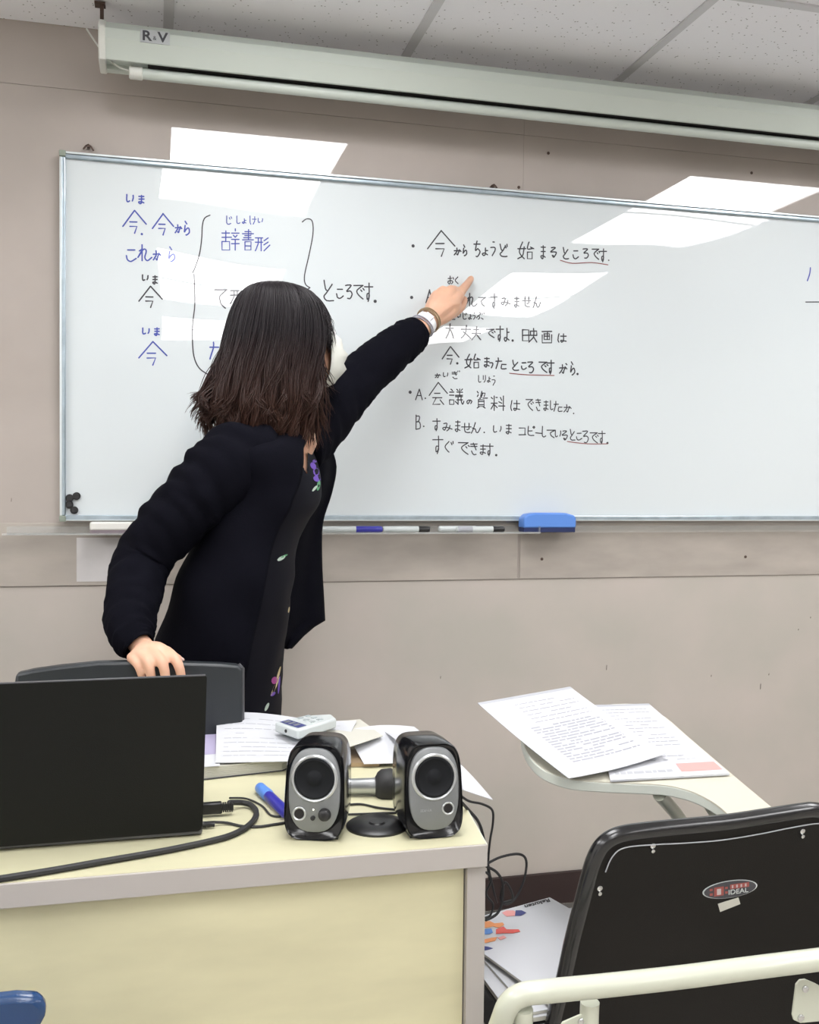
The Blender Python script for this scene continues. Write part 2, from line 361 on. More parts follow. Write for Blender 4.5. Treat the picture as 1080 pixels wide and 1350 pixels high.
for px, py, what in ((684, 247, 'dark screw just above the whiteboard top edge beside the middle hook'), (723, 202, 'dark screw in the upper wall right of the panel seam'), (991, 228, 'dark screw in the upper wall near the right light reflection'), (983, 734, 'dark screw in the wall band below the board at right'), (714.5, 737, 'dark screw in the wall band below the blue eraser')):
    yy = WY-.0035 if py > 700 else WY
    p = U(px, py, yy); o = MB().lathe(p+Vector((0, .004, 0)), (0, -1, 0), [(0, .0042), (.0052, .0042), (.0065, .002), (.0066, .0001)], 12).build('wall_screw', M['brownmetal'], origin=p)
    tag(o, what, 'screw', 'dark screws left in the wall')

# ---- handwriting -------------------------------------------------------------
G = {
'い': '10 16 28 47;81 84 77', 'ま': '-2282;-2585;51 58 4a 29 28 58 89', '今': '-5007;-50a6;-3565;-3767 5a', 'か': '15 45 75 67 5a 49;42 46 1a;-7496',
'ら': '-3052;33 28 46 75 88 5a 4a', 'こ': '-2282;16 29 5a 98', 'れ': '-303a;14 33 08;08 43 64 58 7a a8', 'じ': '20 28 4a 79;-5264;-7183',
'し': '20 28 4a 79', 'ょ': '-5484;51 58 3a 18 47 89', 'け': '10 17 2a;-4494;71 76 5a', '辞': '-0242;-0454;-2126;-06464a0a06;-7071;-5292;-6374;-8374;-5595;-5797;-757a',
'書': '-5055;-21717323;-0292;-1474;-0595;-2676 7a2a26;-2878', '形': '-0151;-0454;21 25 0a;-414a;91 63;94 66;a6 6a', 'て': '-0191;91 44 46 58 8a',
'た': '-0353;20 23 0a;-5696;57 5a 9a', 'と': '20 34 45;82 46 28 4a 9a', 'ろ': '11 71 25 65 87 6a 3a', 'で': '-0181;81 34 36 58 8a;-6475;-8394',
'す': '-0292;50 57 39 36 56 58 4a', 'ち': '-0282;40 26 55 87 5a 3a', 'う': '-4060;14 64 76 3a', 'ど': '20 34 45;72 46 28 4a 9a;-7183;-9092',
'始': '30 16 4a;43 38 0a;-0454;70 64 94;-83a4;-6696 9a6a66', 'る': '21 71 15 65 86 5a 38 59', 'み': '12 42 29 07 36 98;74 68 4a',
'せ': '-0494;70 76 57;30 38 5a 8a', 'ん': '40 26 0a;15 36 46 59 79 95', '大': '-0393;50 45 0a;54 76 9a', '丈': '-0393;50 46 0a;25 57 9a',
'夫': '-2272;-0595;50 46 0a;56 78 9a', 'よ': '-5383;50 57 3a 18 37 89', '映': '-0141490901;-0545;-5292 95;-5255;-4595;70 76 4a;76 9a',
'画': '-0090;-2272 7727 22;-5057;-2474;-030a9a93', 'は': '10 07 1a;-3393;60 68 4a 38 58 99', 'っ': '14 64 76 4a', 'が': '15 45 75 67 5a 49;42 46 1a;-7496;-8192',
'ぎ': '-1272;-1474;41 66;28 4a 7a;-8081;-a0a1', '会': '-5006;-50a5;-3565;-2777;-472a6a;-688a', '議': '-1021;-0232;-0434;-07373a0a07;-5061;-9081;-5292;-4494;-7075;-4595;-5797;-656a;84 87 9a a8;-486a',
'の': '54 29 07 14 53 85 69', '資': '-1021;-1322;50 43;-5181 73;61 44 34;64 84 a4;-2575 7929 25;-2676;-2878;39 1a;69 8a', '料': '-0112;-4131;-0545;-202a;25 09;26 48;-6173;-5475;-5797;-808a',
'き': '-1181;-1383;40 76;27 4a 7a', 'コ': '-1282 8a;-1a9a', 'ピ': '20 29 8a;-2565;80 91 82 71 80', 'ー': '-1596', 'お': '-1363;40 49 2a 17 66 88 6a;-8294',
'く': '70 25 7a', 'ぐ': '50 15 5a;-7183;-9092', 'だ': '-0353;20 23 0a;-5696;57 5a 9a;-7182;-9092', 'ぶ': '50 62 45 58 3a;18 35;78 9a;-8183;-a0a2', 'り': '20 26;70 76 4a',
'A': '-500a;-509a;-2676', 'B': '-101a;11 61 54 15;15 65 79 1a', '.': '-8595', ',': '-8596'}
def strokes(g):
    out = []
    for s in g.split(';'):
        straight = s[0] == '-'; s = s.lstrip('-').replace(' ', '')
        pts = [(int(s[i], 16), int(s[i+1], 16)) for i in range(0, len(s), 2)]
        out.append(pts if straight else cr(pts, 5))
    return out
def flat_stroke(mb, pts, wd, seg_y):     # ribbon lying on the board
    P = [U(x, y, seg_y) for x, y in pts]
    for p in P: p.y = BY+.0015+wave(p.x, p.z)-.0007
    n = len(P); L = []; Rr = []
    for i in range(n):
        t = P[min(i+1, n-1)]-P[max(i-1, 0)]
        if t.length < 1e-6: t = Vector((1, 0, 0))
        t.normalize(); s = Vector((-t.z, 0, t.x))*wd/2
        L.append(P[i]+s); Rr.append(P[i]-s)
    vs = L+Rr; fs = [(i, i+1, n+i+1, n+i) for i in range(n-1)]
    mb.add(vs, fs)
    for e in (P[0]-Vector((0, .00005, 0)), P[-1]-Vector((0, .00005, 0))):
        c = len(mb.v); mb.add([e+Vector((math.cos(a)*wd/2, 0, math.sin(a)*wd/2)) for a in [k*math.pi/4 for k in range(8)]], [tuple(range(8))])
def write(chars, ink, wd=.0035):
    mb = MB()
    for ch, x0, y0, x1, y1 in chars:
        for st in strokes(G[ch]):
            flat_stroke(mb, [(x0+(x1-x0)*a/10+random.uniform(-.15, .15), y0+(y1-y0)*b/10+random.uniform(-.15, .15)) for a, b in st], wd, WRY)
    return tag(mb.build('handwriting', M[ink], wb, smooth=False), kind='stuff')
def wline(polys, ink, wd=.003):
    mb = MB()
    for pl in polys: flat_stroke(mb, cr(pl, 5), wd, WRY)
    return tag(mb.build('handwriting', M[ink], wb, smooth=False), kind='stuff')
WRY = BY-.0004
def dot(pts, ink, r=.004):
    for x, y in pts:
        mb = MB(); e = U(x, y, WRY); e.y = BY+.0015+wave(e.x, e.z)-.0007; mb.add([e+Vector((math.cos(a)*r, 0, math.sin(a)*r)) for a in [k*math.pi/5 for k in range(10)]], [tuple(range(10))])
        mb.build('handwriting', M[ink], wb, smooth=False)
write([('い',166,256,178,268),('ま',181,256,192,268),('今',162,277,193,307),('今',201,281,229,309),('か',230,293,241,306),('ら',241,291,252,309)], 'ink_blue')
dot([(187,308)], 'ink_blue', .003)
write([('こ',165,325,181,344),('れ',182,322,200,343),('か',201,327,213,342),('ら',220,325,233,344)], 'ink_blue')
write([('い',187,362,197,371),('ま',200,362,209,374),('今',183,377,214,405)], 'ink_black')
write([('い',187,432,199,442),('ま',202,431,212,442),('今',183,450,220,481)], 'ink_blue')
write([('じ',297,284,308,295),('し',311,284,319,294),('ょ',319,287,326,294),('け',329,284,339,295),('い',340,287,348,294)], 'ink_blue', .0024)
write([('辞',293,301,318,329),('書',320,302,336,329),('形',337,311,356,330)], 'ink_blue', .003)
write([('て',283,379,301,406),('形',304,381,327,400)], 'ink_black')
write([('た',277,451,300,473)], 'ink_blue')
write([('と',424,369,442,396),('こ',443,378,454,393),('ろ',455,374,467,393),('で',467,374,482,394),('す',481,373,493,397)], 'ink_black')
dot([(495,397),(545,324),(543,392),(541,517)], 'ink_black', .0045)
wline([[(277,283),(270,287),(267,297),(266,315),(263,335),(257,353),(254,359)], [(256,361),(257,400),(254,430),(255,465),(262,484),(275,494)]], 'ink_black')
wline([[(399,292),(405,288),(412,291),(413,308),(408,335),(402,362),(403,374),(409,379)], [(409,379),(403,384),(402,395)]], 'ink_black')
write([('今',564,304,600,338),('か',598,325,609,336),('ら',609,323,617,337),('ち',625,318,635,338),('ょ',635,326,645,337),('う',646,319,656,337),('ど',657,322,670,338)], 'ink_black')
write([('始',683,319,704,341),('ま',712,322,721,341),('る',725,325,736,339),('と',741,326,751,341),('こ',755,328,764,341),('ろ',768,327,778,340),('で',781,327,792,342),('す',791,328,801,345)], 'ink_black')
write([('お',590,364,599,374),('く',599,365,606,374)], 'ink_black', .0028)
write([('A',562,382,571,399)], 'ink_black')
write([('れ',615,387,629,404),('て',631,391,641,404),('す',647,387,657,407),('み',661,391,674,403),('ま',677,390,686,405),('せ',689,391,701,404),('ん',703,391,714,406)], 'ink_black')
write([('だ',591,412,601,421),('い',603,413,608,420),('じ',609,412,617,421),('ょ',617,414,623,421),('う',623,413,628,421),('ぶ',627,412,638,421)], 'ink_black', .0028)
write([('B',559,430,568,442),('大',588,427,599,446),('丈',608,429,622,446),('夫',622,431,635,448),('で',641,433,654,445),('す',654,430,665,450),('よ',664,433,673,450),('映',689,433,710,451),('画',715,437,729,452),('は',736,440,748,451)], 'ink_black')
dot([(676,449),(603,479),(762,493),(655,600),(802,584)], 'ink_black', .0035)
write([('今',583,457,605,480),('始',613,467,633,485),('ま',637,470,647,484),('っ',645,474,652,485),('た',654,472,669,486),('と',674,475,685,488),('こ',687,476,695,487),('ろ',695,476,706,491),('で',711,476,724,491),('す',722,475,732,493),('が',737,478,749,492),('ら',751,477,760,494)], 'ink_black')
write([('か',573,491,582,498),('い',584,491,592,498),('ぎ',595,489,606,499),('し',630,495,636,504),('り',636,495,642,504),('ょ',642,496,648,504),('う',648,496,655,508)], 'ink_black', .0024)
write([('A',548,513,558,527),('会',566,504,590,533),('議',593,513,612,533),('の',616,525,624,533),('資',628,516,643,538),('料',648,522,668,541),('は',674,528,687,541),('で',694,525,705,541),('き',706,526,715,541),('ま',716,527,725,541),('し',725,528,732,540),('た',731,529,743,542),('か',743,531,755,543)], 'ink_black', .0029)
dot([(561,525),(559,562),(639,570),(757,545),(803,343)], 'ink_black', .0022)
write([('B',548,547,557,566),('す',571,552,582,568),('み',584,556,598,568),('ま',599,553,609,569),('せ',609,558,623,570),('ん',622,557,635,571),('い',650,561,664,572),('ま',666,558,677,572),('コ',684,562,695,573),('ピ',695,562,707,574),('ー',706,567,716,574),('し',714,562,723,576),('て',722,566,734,577),('い',732,567,742,578),('る',741,567,751,580),('と',751,566,760,580),('こ',760,569,769,580),('ろ',768,567,779,583),('で',779,569,791,584),('す',790,568,800,585)], 'ink_black', .0029)
write([('す',571,575,586,598),('ぐ',586,582,599,596),('で',605,582,621,599),('き',620,584,632,599),('ま',632,585,643,599),('す',641,585,652,601)], 'ink_black', .003)
wline([[(739,343),(755,347),(780,346),(802,349)], [(672,492),(695,494),(731,495)], [(749,582),(775,585),(802,585)]], 'ink_red', .0024)
wline([[(1069,353),(1068,361),(1065,370)]], 'ink_blue', .004); wline([[(1063,398),(1085,398),(1110,399)]], 'ink_black')

# ---- magnets
for k, (px, py) in enumerate(((92, 656.5), (101, 654), (91.5, 665.5), (98, 672.5))):
    p = U(px, py, BY); m = empty('magnet', p, ['round black magnet at the left of the upper pair in the board corner', 'round black magnet at the right of the upper pair in the board corner', 'round black magnet third from the top in the board corner', 'lowest round black magnet in the lower left board corner'][k], 'magnet', 'black magnets in the board corner')
    MB().lathe(p+Vector((0, .001, 0)), (0, -1, 0), [(0, .0095), (.006, .0095), (.0075, .0082), (.0077, .006)], 24).build('body', M['black_plastic'], m)
    MB().lathe(p+Vector((0, -.0065, 0)), (0, -1, 0), [(0, .0062), (.0008, .0060), (.0009, .0035), (.0003, .001)], 20).build('dimple', M['rubber'], m)

# ---- acrylic pen tray along the lower edge
TZ = U(570, 703, BY-.055).z
tr = empty('pen_tray', (.4, BY, TZ), 'long clear acrylic pen tray under the whiteboard holding markers', 'tray')
tx0 = U(5, 700, BY-.03).x; tx1 = U(708, 702, BY-.03).x
MB().bx((tx0, BY-.055, TZ-.002), (tx1, WY-.0038, TZ+.001)).build('shelf', M['acrylic'], tr, smooth=False)
MB().bx((tx0, BY-.057, TZ-.002), (tx1, BY-.0535, TZ+.003)).build('front_lip', M['acrylic'], tr, smooth=False)
MB().bx((tx0, WY-.0065, TZ-.004), (tx1, WY-.0038, TZ+.016)).build('back_rail', M['acrylic'], tr, smooth=False)
MB().bx((tx1-.003, BY-.055, TZ-.002), (tx1, WY-.004, TZ+.018)).build('end_plate', M['acrylic'], tr, smooth=False)
tr2 = empty('pen_tray', (1.6, BY, TZ), 'second empty clear acrylic tray under the right half of the whiteboard', 'tray')
MB().bx((tx1+.01, BY-.035, TZ+.0), (2.3, WY-.0038, TZ+.003)).build('shelf', M['acrylic'], tr2, smooth=False)
MB().bx((tx1+.01, WY-.0065, TZ+.003), (2.3, WY-.0038, TZ+.016)).build('back_rail', M['acrylic'], tr2, smooth=False)
ZS = TZ+.001
def marker(xa, xb, y, capside, bandcol, label, dz=0, band=None):
    r = .0085; p = Vector((xa, y, ZS+r+dz)); L = xb-xa
    root = empty('marker_pen', p, label, 'pen', 'markers on the clear tray')
    MB().lathe(p, (1, 0, 0), [(0, .006), (.003, r*.97), (L*.75, r*.97), (L*.76, r*.8)], 20).build('barrel', M['white_plastic'], root)
    MB().lathe(p+Vector((L*.75, 0, 0)), (1, 0, 0), [(0, r), (L*.2, r), (L*.24, r*.8), (L*.25, r*.5)], 20).build('cap', M['black_plastic'], root)
    if bandcol: MB().lathe(p+Vector((L*.02, 0, 0)), (1, 0, 0), [(0, r*.99), (L*.3, r*.99)], 20).build('band', M[bandcol], root)
    return root
ym = BY-.032
def tx(px): return U(px, 695, ym).x
marker(tx(505), tx(567), ym, 1, None, 'white marker pen with black cap lying right of the blue banded pen')
r_ = empty('marker_pen', (tx(425), ym, ZS+.0085), 'white marker pen with a dark blue cap lying nearest the teacher', 'pen', 'markers on the clear tray')
MB().lathe((tx(420), ym, ZS+.0085), (1, 0, 0), [(0, .006), (.004, .0083), (.10, .0083), (.101, .007)], 20).build('barrel', M['white_plastic'], r_)
MB().lathe((tx(469), ym, ZS+.0085), (1, 0, 0), [(0, .0085), (tx(504)-tx(469)-.004, .0085), (tx(504)-tx(469), .006)], 20).build('cap', M['pen_blue'], r_)
marker(tx(580), tx(645), ym+.012, 1, None, 'white marker pen with black cap at the back of the right pair')
marker(tx(601), tx(664), ym-.008, 1, 'ink_lgrey', 'white marker pen with black cap at the front of the right pair')
# blue eraser
p = U(720, 700, BY-.02); p.z = ZS
er = empty('board_eraser', p, 'blue plastic board eraser with dark felt at the end of the tray', 'eraser')
xa, xb = U(686, 690, BY-.02).x, U(755, 690, BY-.02).x; zt_ = U(720, 676, BY-.02).z
pr = [(xa, ZS+.012), (xa, zt_-.014), (xa+.012, zt_-.004), (xa+.035, zt_), (xb-.03, zt_), (xb-.006, zt_-.006), (xb, zt_-.014), (xb, ZS+.012)]
MB().prism([(x, BY-.046, z) for x, z in pr], (0, .043, 0)).build('body', M['eraser_blue'], er, bevel=.004)
MB().bx((xa+.002, BY-.044, ZS), (xb-.002, BY-.004, ZS+.013)).build('felt', M['felt'], er, smooth=False, bevel=.001)
# white block eraser at left
xa, xb = U(119, 692, BY-.025).x, U(185, 692, BY-.025).x
p = Vector((xa, BY-.03, ZS)); er = empty('board_eraser', p, 'white block eraser with a grey felt base on the left end of the tray', 'eraser')
MB().bx((xa, BY-.05, ZS+.008), (xb, BY-.006, ZS+.028)).build('body', M['offwhite'], er, bevel=.004)
MB().bx((xa+.001, BY-.049, ZS), (xb-.001, BY-.007, ZS+.009)).build('felt', M['grey_plastic'], er, smooth=False)
# taped paper on the band
q = [U(101, 709, WY-.004), U(165, 709, WY-.004), U(165, 766, WY-.004), U(101, 766, WY-.004)]
o = MB().bx((q[0].x, WY-.0046, q[2].z), (q[1].x, WY-.0036, q[0].z)).build('paper_note', M['tape'], smooth=False, origin=q[0]); tag(o, 'blank translucent paper sheet taped to the wall band under the board', 'paper')

# ------------------------------------------------------------------ projector screen
SY = 2.43
s0 = U(133, 22, SY); s1 = U(138, 74, SY)
zt, zb = s0.z, s1.z; H_ = zt-zb; X0, X1 = s0.x, 3.0
ps = empty('projection_screen', ((X0+X1)/2, SY+.05, zt), 'long pale roll-up projection screen case hung under the ceiling', 'projection screen')
prof = [(SY+.022, zt), (SY, zt-.022), (SY-.002, zt-H_*.53), (SY+.014, zb), (SY+.022, zb), (SY+.022, zb+.012), (SY+.075, zb+.012), (SY+.075, zb), (SY+.098, zb), (SY+.10, zt-.03), (SY+.085, zt)]
MB().prism([(X0+.008, y, z) for y, z in prof], (X1-X0, 0, 0)).build('case', M['screen_case'], ps, smooth=False, bevel=.001)
MB().prism([(X0-.006, y+(-.003 if y < SY+.05 else .003), z+(.003 if z > zt-.05 else -.003)) for y, z in prof if not (zb+.001 < z < zb+.02)], (.016, 0, 0)).build('end_cap', M['case_cap'], ps, bevel=.003)
MB().bx((U(195, 84, SY+.03).x, SY+.0225, zb+.004), (X1, SY+.0745, zb+.0118)).build('slot', M['dark'], ps, smooth=False)
t0 = U(170, 88, SY+.045); zt2 = t0.z-.012
MB().bx((t0.x+.09, SY+.046, zt2), (X1-.1, SY+.0475, zb+.006)).build('screen_fabric', M['dark'], ps, smooth=False)
MB().tube([(t0.x+.012, SY+.047, zt2), (X1, SY+.047, zt2)], .0125, 16).build('bottom_bar', M['screen_case'], ps)
MB().lathe((t0.x, SY+.047, zt2), (1, 0, 0), [(0, .012), (.002, .015), (.03, .015), (.031, .0125)], 16).build('bar_end', M['case_cap'], ps)
pts = [U(114, 38, SY+.1), U(122, 50, SY+.08), U(135, 68, SY+.06), U(148, 82, SY+.05), U(160, 90, SY+.047), U(171, 93, SY+.047)]
MB().tube([Vector(p) for p in cr([tuple(p) for p in pts], 5)], .0022, 6).build('cord', M['case_cap'], ps)
for xx in (X0+.0,):
    bq = MB().bx((xx-.004, SY+.04, zt-.002), (xx+.004, SY+.06, CEIL)); bq.bx((xx-.016, SY+.035, CEIL-.005), (xx+.008, SY+.06, CEIL))
    bq.build('hanging_bracket', M['brownmetal'], ps, smooth=False)
def text_mesh(txt, size, name, m, parent, xf, extrude=.0003, bold=0):
    cu = bpy.data.curves.new(name, 'FONT'); cu.body = txt; cu.size = size; cu.extrude = extrude; cu.offset = bold; cu.align_x = 'CENTER'; cu.align_y = 'CENTER'
    to = bpy.data.objects.new(name, cu); COL.objects.link(to)
    bpy.context.view_layer.update()
    me = bpy.data.meshes.new_from_object(to.evaluated_get(bpy.context.evaluated_depsgraph_get()))
    bpy.data.objects.remove(to); bpy.data.curves.remove(cu)
    o0 = ORI.get(parent.name, Vector((0, 0, 0)))
    for v in me.vertices: v.co = xf(v.co)-o0
    me.materials.clear(); me.materials.append(m)
    o = bpy.data.objects.new(name, me); COL.objects.link(o); o.parent = parent; ORI[o.name] = o0
    return o
# name plate on the case
pa, pb = U(185, 42, SY-.001), U(224, 57, SY-.001); cx = (pa.x+pb.x)/2; cz = (pa.z+pb.z)/2
pl = MB().bx((pa.x, SY-.0035, cz-.0145), (pb.x, SY-.0005, cz+.0145)).build('name_plate', M['ring'], ps, smooth=False)
text_mesh('R', .031, 'lettering', M['ink_black'], pl, lambda c: Vector((cx-.019+c.x*1.15, SY-.0036-c.z, cz+c.y)), bold=.0008)
text_mesh('&', .013, 'lettering', M['ink_black'], pl, lambda c: Vector((cx-.001+c.x, SY-.0036-c.z, cz-.003+c.y)))
text_mesh('V', .031, 'lettering', M['ink_black'], pl, lambda c: Vector((cx+.017+c.x*1.15, SY-.0036-c.z, cz+c.y)), bold=.0008)

# ------------------------------------------------------------------ teacher's desk
DZ = .74
fr_ = UZ(643, 1114, DZ); fy = 1.264
dk = empty('teacher_desk', (-.2, 1.55, 0), 'pale maple veneer teacher desk with grey edge trim and front panel', 'desk')
br_ = Vector((.50, 1.80, DZ))
top = [(-1.02, fy+.006, DZ), (fr_.x, fy, DZ), (br_.x, br_.y, DZ), (-1.02, 1.80, DZ)]
MB().prism([(x, y+.0015*(i < 2), z) for i, (x, y, z) in enumerate(top)], (0, 0, -.028)).build('desk_top', M['desk_top'], dk, smooth=False)
TH = (UZ(643, 1114, DZ)-U(642.5, 1143, UZ(643, 1114, DZ).y)).length
e = MB(); e.prism([(-1.02, fy+.004, DZ-.0005), (fr_.x+.001, fy-.002, DZ-.0005), (fr_.x+.001, fy+.012, DZ-.0005), (-1.02, fy+.02, DZ-.0005)], (0, 0, -TH)); e.build('front_trim', M['desk_edge'], dk, smooth=False, bevel=.001)
e = MB(); e.prism([(fr_.x+.001, fy, DZ-.0005), (br_.x+.001, br_.y, DZ-.0005), (br_.x-.012, br_.y, DZ-.0005), (fr_.x-.012, fy+.005, DZ-.0005)], (0, 0, -TH)); e.build('side_trim', M['tablet_edge'], dk, smooth=False)
lx0 = U(613.5, 1250, fy+.02).x; lx1 = U(637, 1250, fy+.02).x
MB().prism([(lx0, fy+.014, DZ-TH), (lx1, fy+.014, DZ-TH), (lx1+.012, 1.76, DZ-TH), (lx0+.012, 1.76, DZ-TH)], (0, 0, -(DZ-TH))).build('side_panel', M['desk_edge'], dk, smooth=False)
MB().prism([(-1.0, fy+.016, DZ-TH), (-.975, fy+.016, DZ-TH), (-.975, 1.76, DZ-TH), (-1.0, 1.76, DZ-TH)], (0, 0, -(DZ-TH))).build('side_panel', M['desk_edge'], dk, smooth=False)
MB().bx((-.974, fy+.026, .08), (lx0-.0015, fy+.044, DZ-TH-.001)).build('front_panel', M['desk_front'], dk, smooth=False)

# ---- laptop
lb = UZ(267, 1103, DZ); lt_ = U(272.5, 890, lb.y-.012)
lp = empty('laptop', (lb.x-.18, lb.y+.1, DZ), 'open laptop with matt black lid, back turned to the camera', 'laptop')
LW = .372; x1 = lb.x; x0 = x1-LW; hh = lt_.z-DZ; tilt = .012
def lidp(u, v, d): # u 0..1 left-right, v 0..1 up
    return Vector((x0+LW*u+.0045*v*u, lb.y-tilt*v*1.0+d-.006*(1-u), DZ+.008+(hh-.008)*v-(1-u)*.006*0))
lid = []
c_ = .03
outline = [(c_*.5, 0), (1-c_*.5, 0), (1-c_*.12, .012), (1, .04), (1, .985), (.995, 1), (.005, 1), (0, .985), (0, .04), (c_*.12, .012)]
f1 = [lidp(u, v, 0) for u, v in outline]; f2 = [lidp(u, v, .006) for u, v in outline]
n = len(f1); MB().add(f1+f2, [tuple(range(n)), tuple(range(n, 2*n))[::-1]]+[(i, (i+1) % n, n+(i+1) % n, n+i) for i in range(n)]).build('lid', M['laptop'], lp, smooth=False)
MB().add([lidp(.005, 1, -.0003), lidp(.995, 1, -.0003), lidp(.995, .9945, -.0003), lidp(.005, .9945, -.0003), lidp(.005, 1.001, .006), lidp(.995, 1.001, .006)], [(0, 1, 2, 3), (0, 1, 5, 4)]).build('lid_edge', M['laptop_edge'], lp, smooth=False)
MB().add([lidp(.02, .05, .0064), lidp(.98, .05, .0064), lidp(.98, .97, .0064), lidp(.02, .97, .0064)], [(0, 1, 2, 3)]).build('screen', M['gloss_black'], lp, smooth=False)
MB().bx((x0, lb.y+.002, DZ+.002), (x1, lb.y+.245, DZ+.017)).build('base', M['laptop_edge'], lp, bevel=.003)
kb = MB()
for i in range(12):
    for j in range(5): kb.bx((x0+.03+i*.0262, lb.y+.03+j*.02, DZ+.017), (x0+.052+i*.0262, lb.y+.046+j*.02, DZ+.0185))
tag(kb.build('keys', M['black_plastic'], lp, smooth=False), kind='stuff')

# ---- cables on the desk
def cable(name, pts, r, label, cat='cable', m='rubber', seg=8, parent=None):
    P = [Vector(p) for p in cr([tuple(p) for p in pts], 6)]
    if parent is None:
        o = MB().tube(P, r, seg, True).build(name, M[m], origin=P[0]); return tag(o, label, cat)
    return MB().tube(P, r, seg, True).build(name, M[m], parent)
z1 = DZ+.0045
hc = empty('video_cable', UZ(300, 1062, DZ+.01), 'thick black video cable looping from the laptop side to the desk edge', 'cable')
pts = [U(303, 1058, 1.47), UZ(318, 1058, DZ+.008), UZ(330, 1061, DZ+.006), UZ(337, 1068, z1), UZ(337, 1077, z1), UZ(328, 1088, z1), UZ(312, 1098, z1), UZ(285, 1107, z1), UZ(220, 1121, z1), UZ(140, 1135, z1), UZ(60, 1149, z1), UZ(-30, 1163, z1+.001), UZ(-120, 1175, z1+.01)]
cable('cable', pts, .0042, '', parent=hc)
xa = U(268, 1060, 1.47).x; xb = U(292, 1060, 1.47).x; xc_ = U(304, 1060, 1.47).x; zc_ = UZ(285, 1062, DZ+.012).z
cy = 1.455
MB().bx((x1, cy-.005, DZ+.004), (xb, cy+.007, DZ+.020)).build('plug', M['black_plastic'], hc, bevel=.002)
sg = MB()
for i in range(5): sg.bx((xb+.001+i*.003, cy-.004, DZ+.006), (xb+.003+i*.003, cy+.006, DZ+.018))
sg.bx((xb, cy-.002, DZ+.008), (xb+.016, cy+.004, DZ+.016)); sg.build('strain_relief', M['rubber'], hc, smooth=False)
pc = empty('charging_cable', UZ(275, 1085, DZ+.008), 'thin dark cable with a barrel plug from the laptop to the left speaker', 'cable')
q = [U(268, 1085, 1.405), UZ(283, 1084, DZ+.005), UZ(300, 1085, DZ+.003), UZ(318, 1089, DZ+.002), UZ(340, 1090, DZ+.002), UZ(362, 1087, DZ+.002), UZ(385, 1083, DZ+.002)]
cable('cable', q, .002, '', parent=pc)
MB().tube([(x1-.002, 1.405, DZ+.006), (x1+.006, 1.405, DZ+.006), (x1+.007, 1.405, DZ+.006), (x1+.018, 1.405, DZ+.005)], [.0045, .0045, .0035, .003], 10).build('plug', M['black_plastic'], pc)
# thin cable crossing from behind the loop to the left speaker
q = [U(330, 1052, 1.5), UZ(345, 1062, DZ+.003), UZ(350, 1070, DZ+.003), UZ(362, 1078, DZ+.003), UZ(376, 1080, DZ+.003)]
for p in q: p.z = max(p.z, DZ+.002)
cable('thin_cable', [UZ(303, 1052, DZ+.012), UZ(325, 1053, DZ+.003), UZ(345, 1062, DZ+.002), UZ(358, 1075, DZ+.002), UZ(378, 1076, DZ+.002)], .0015, 'thin black wire lying between the laptop plug and the left speaker')

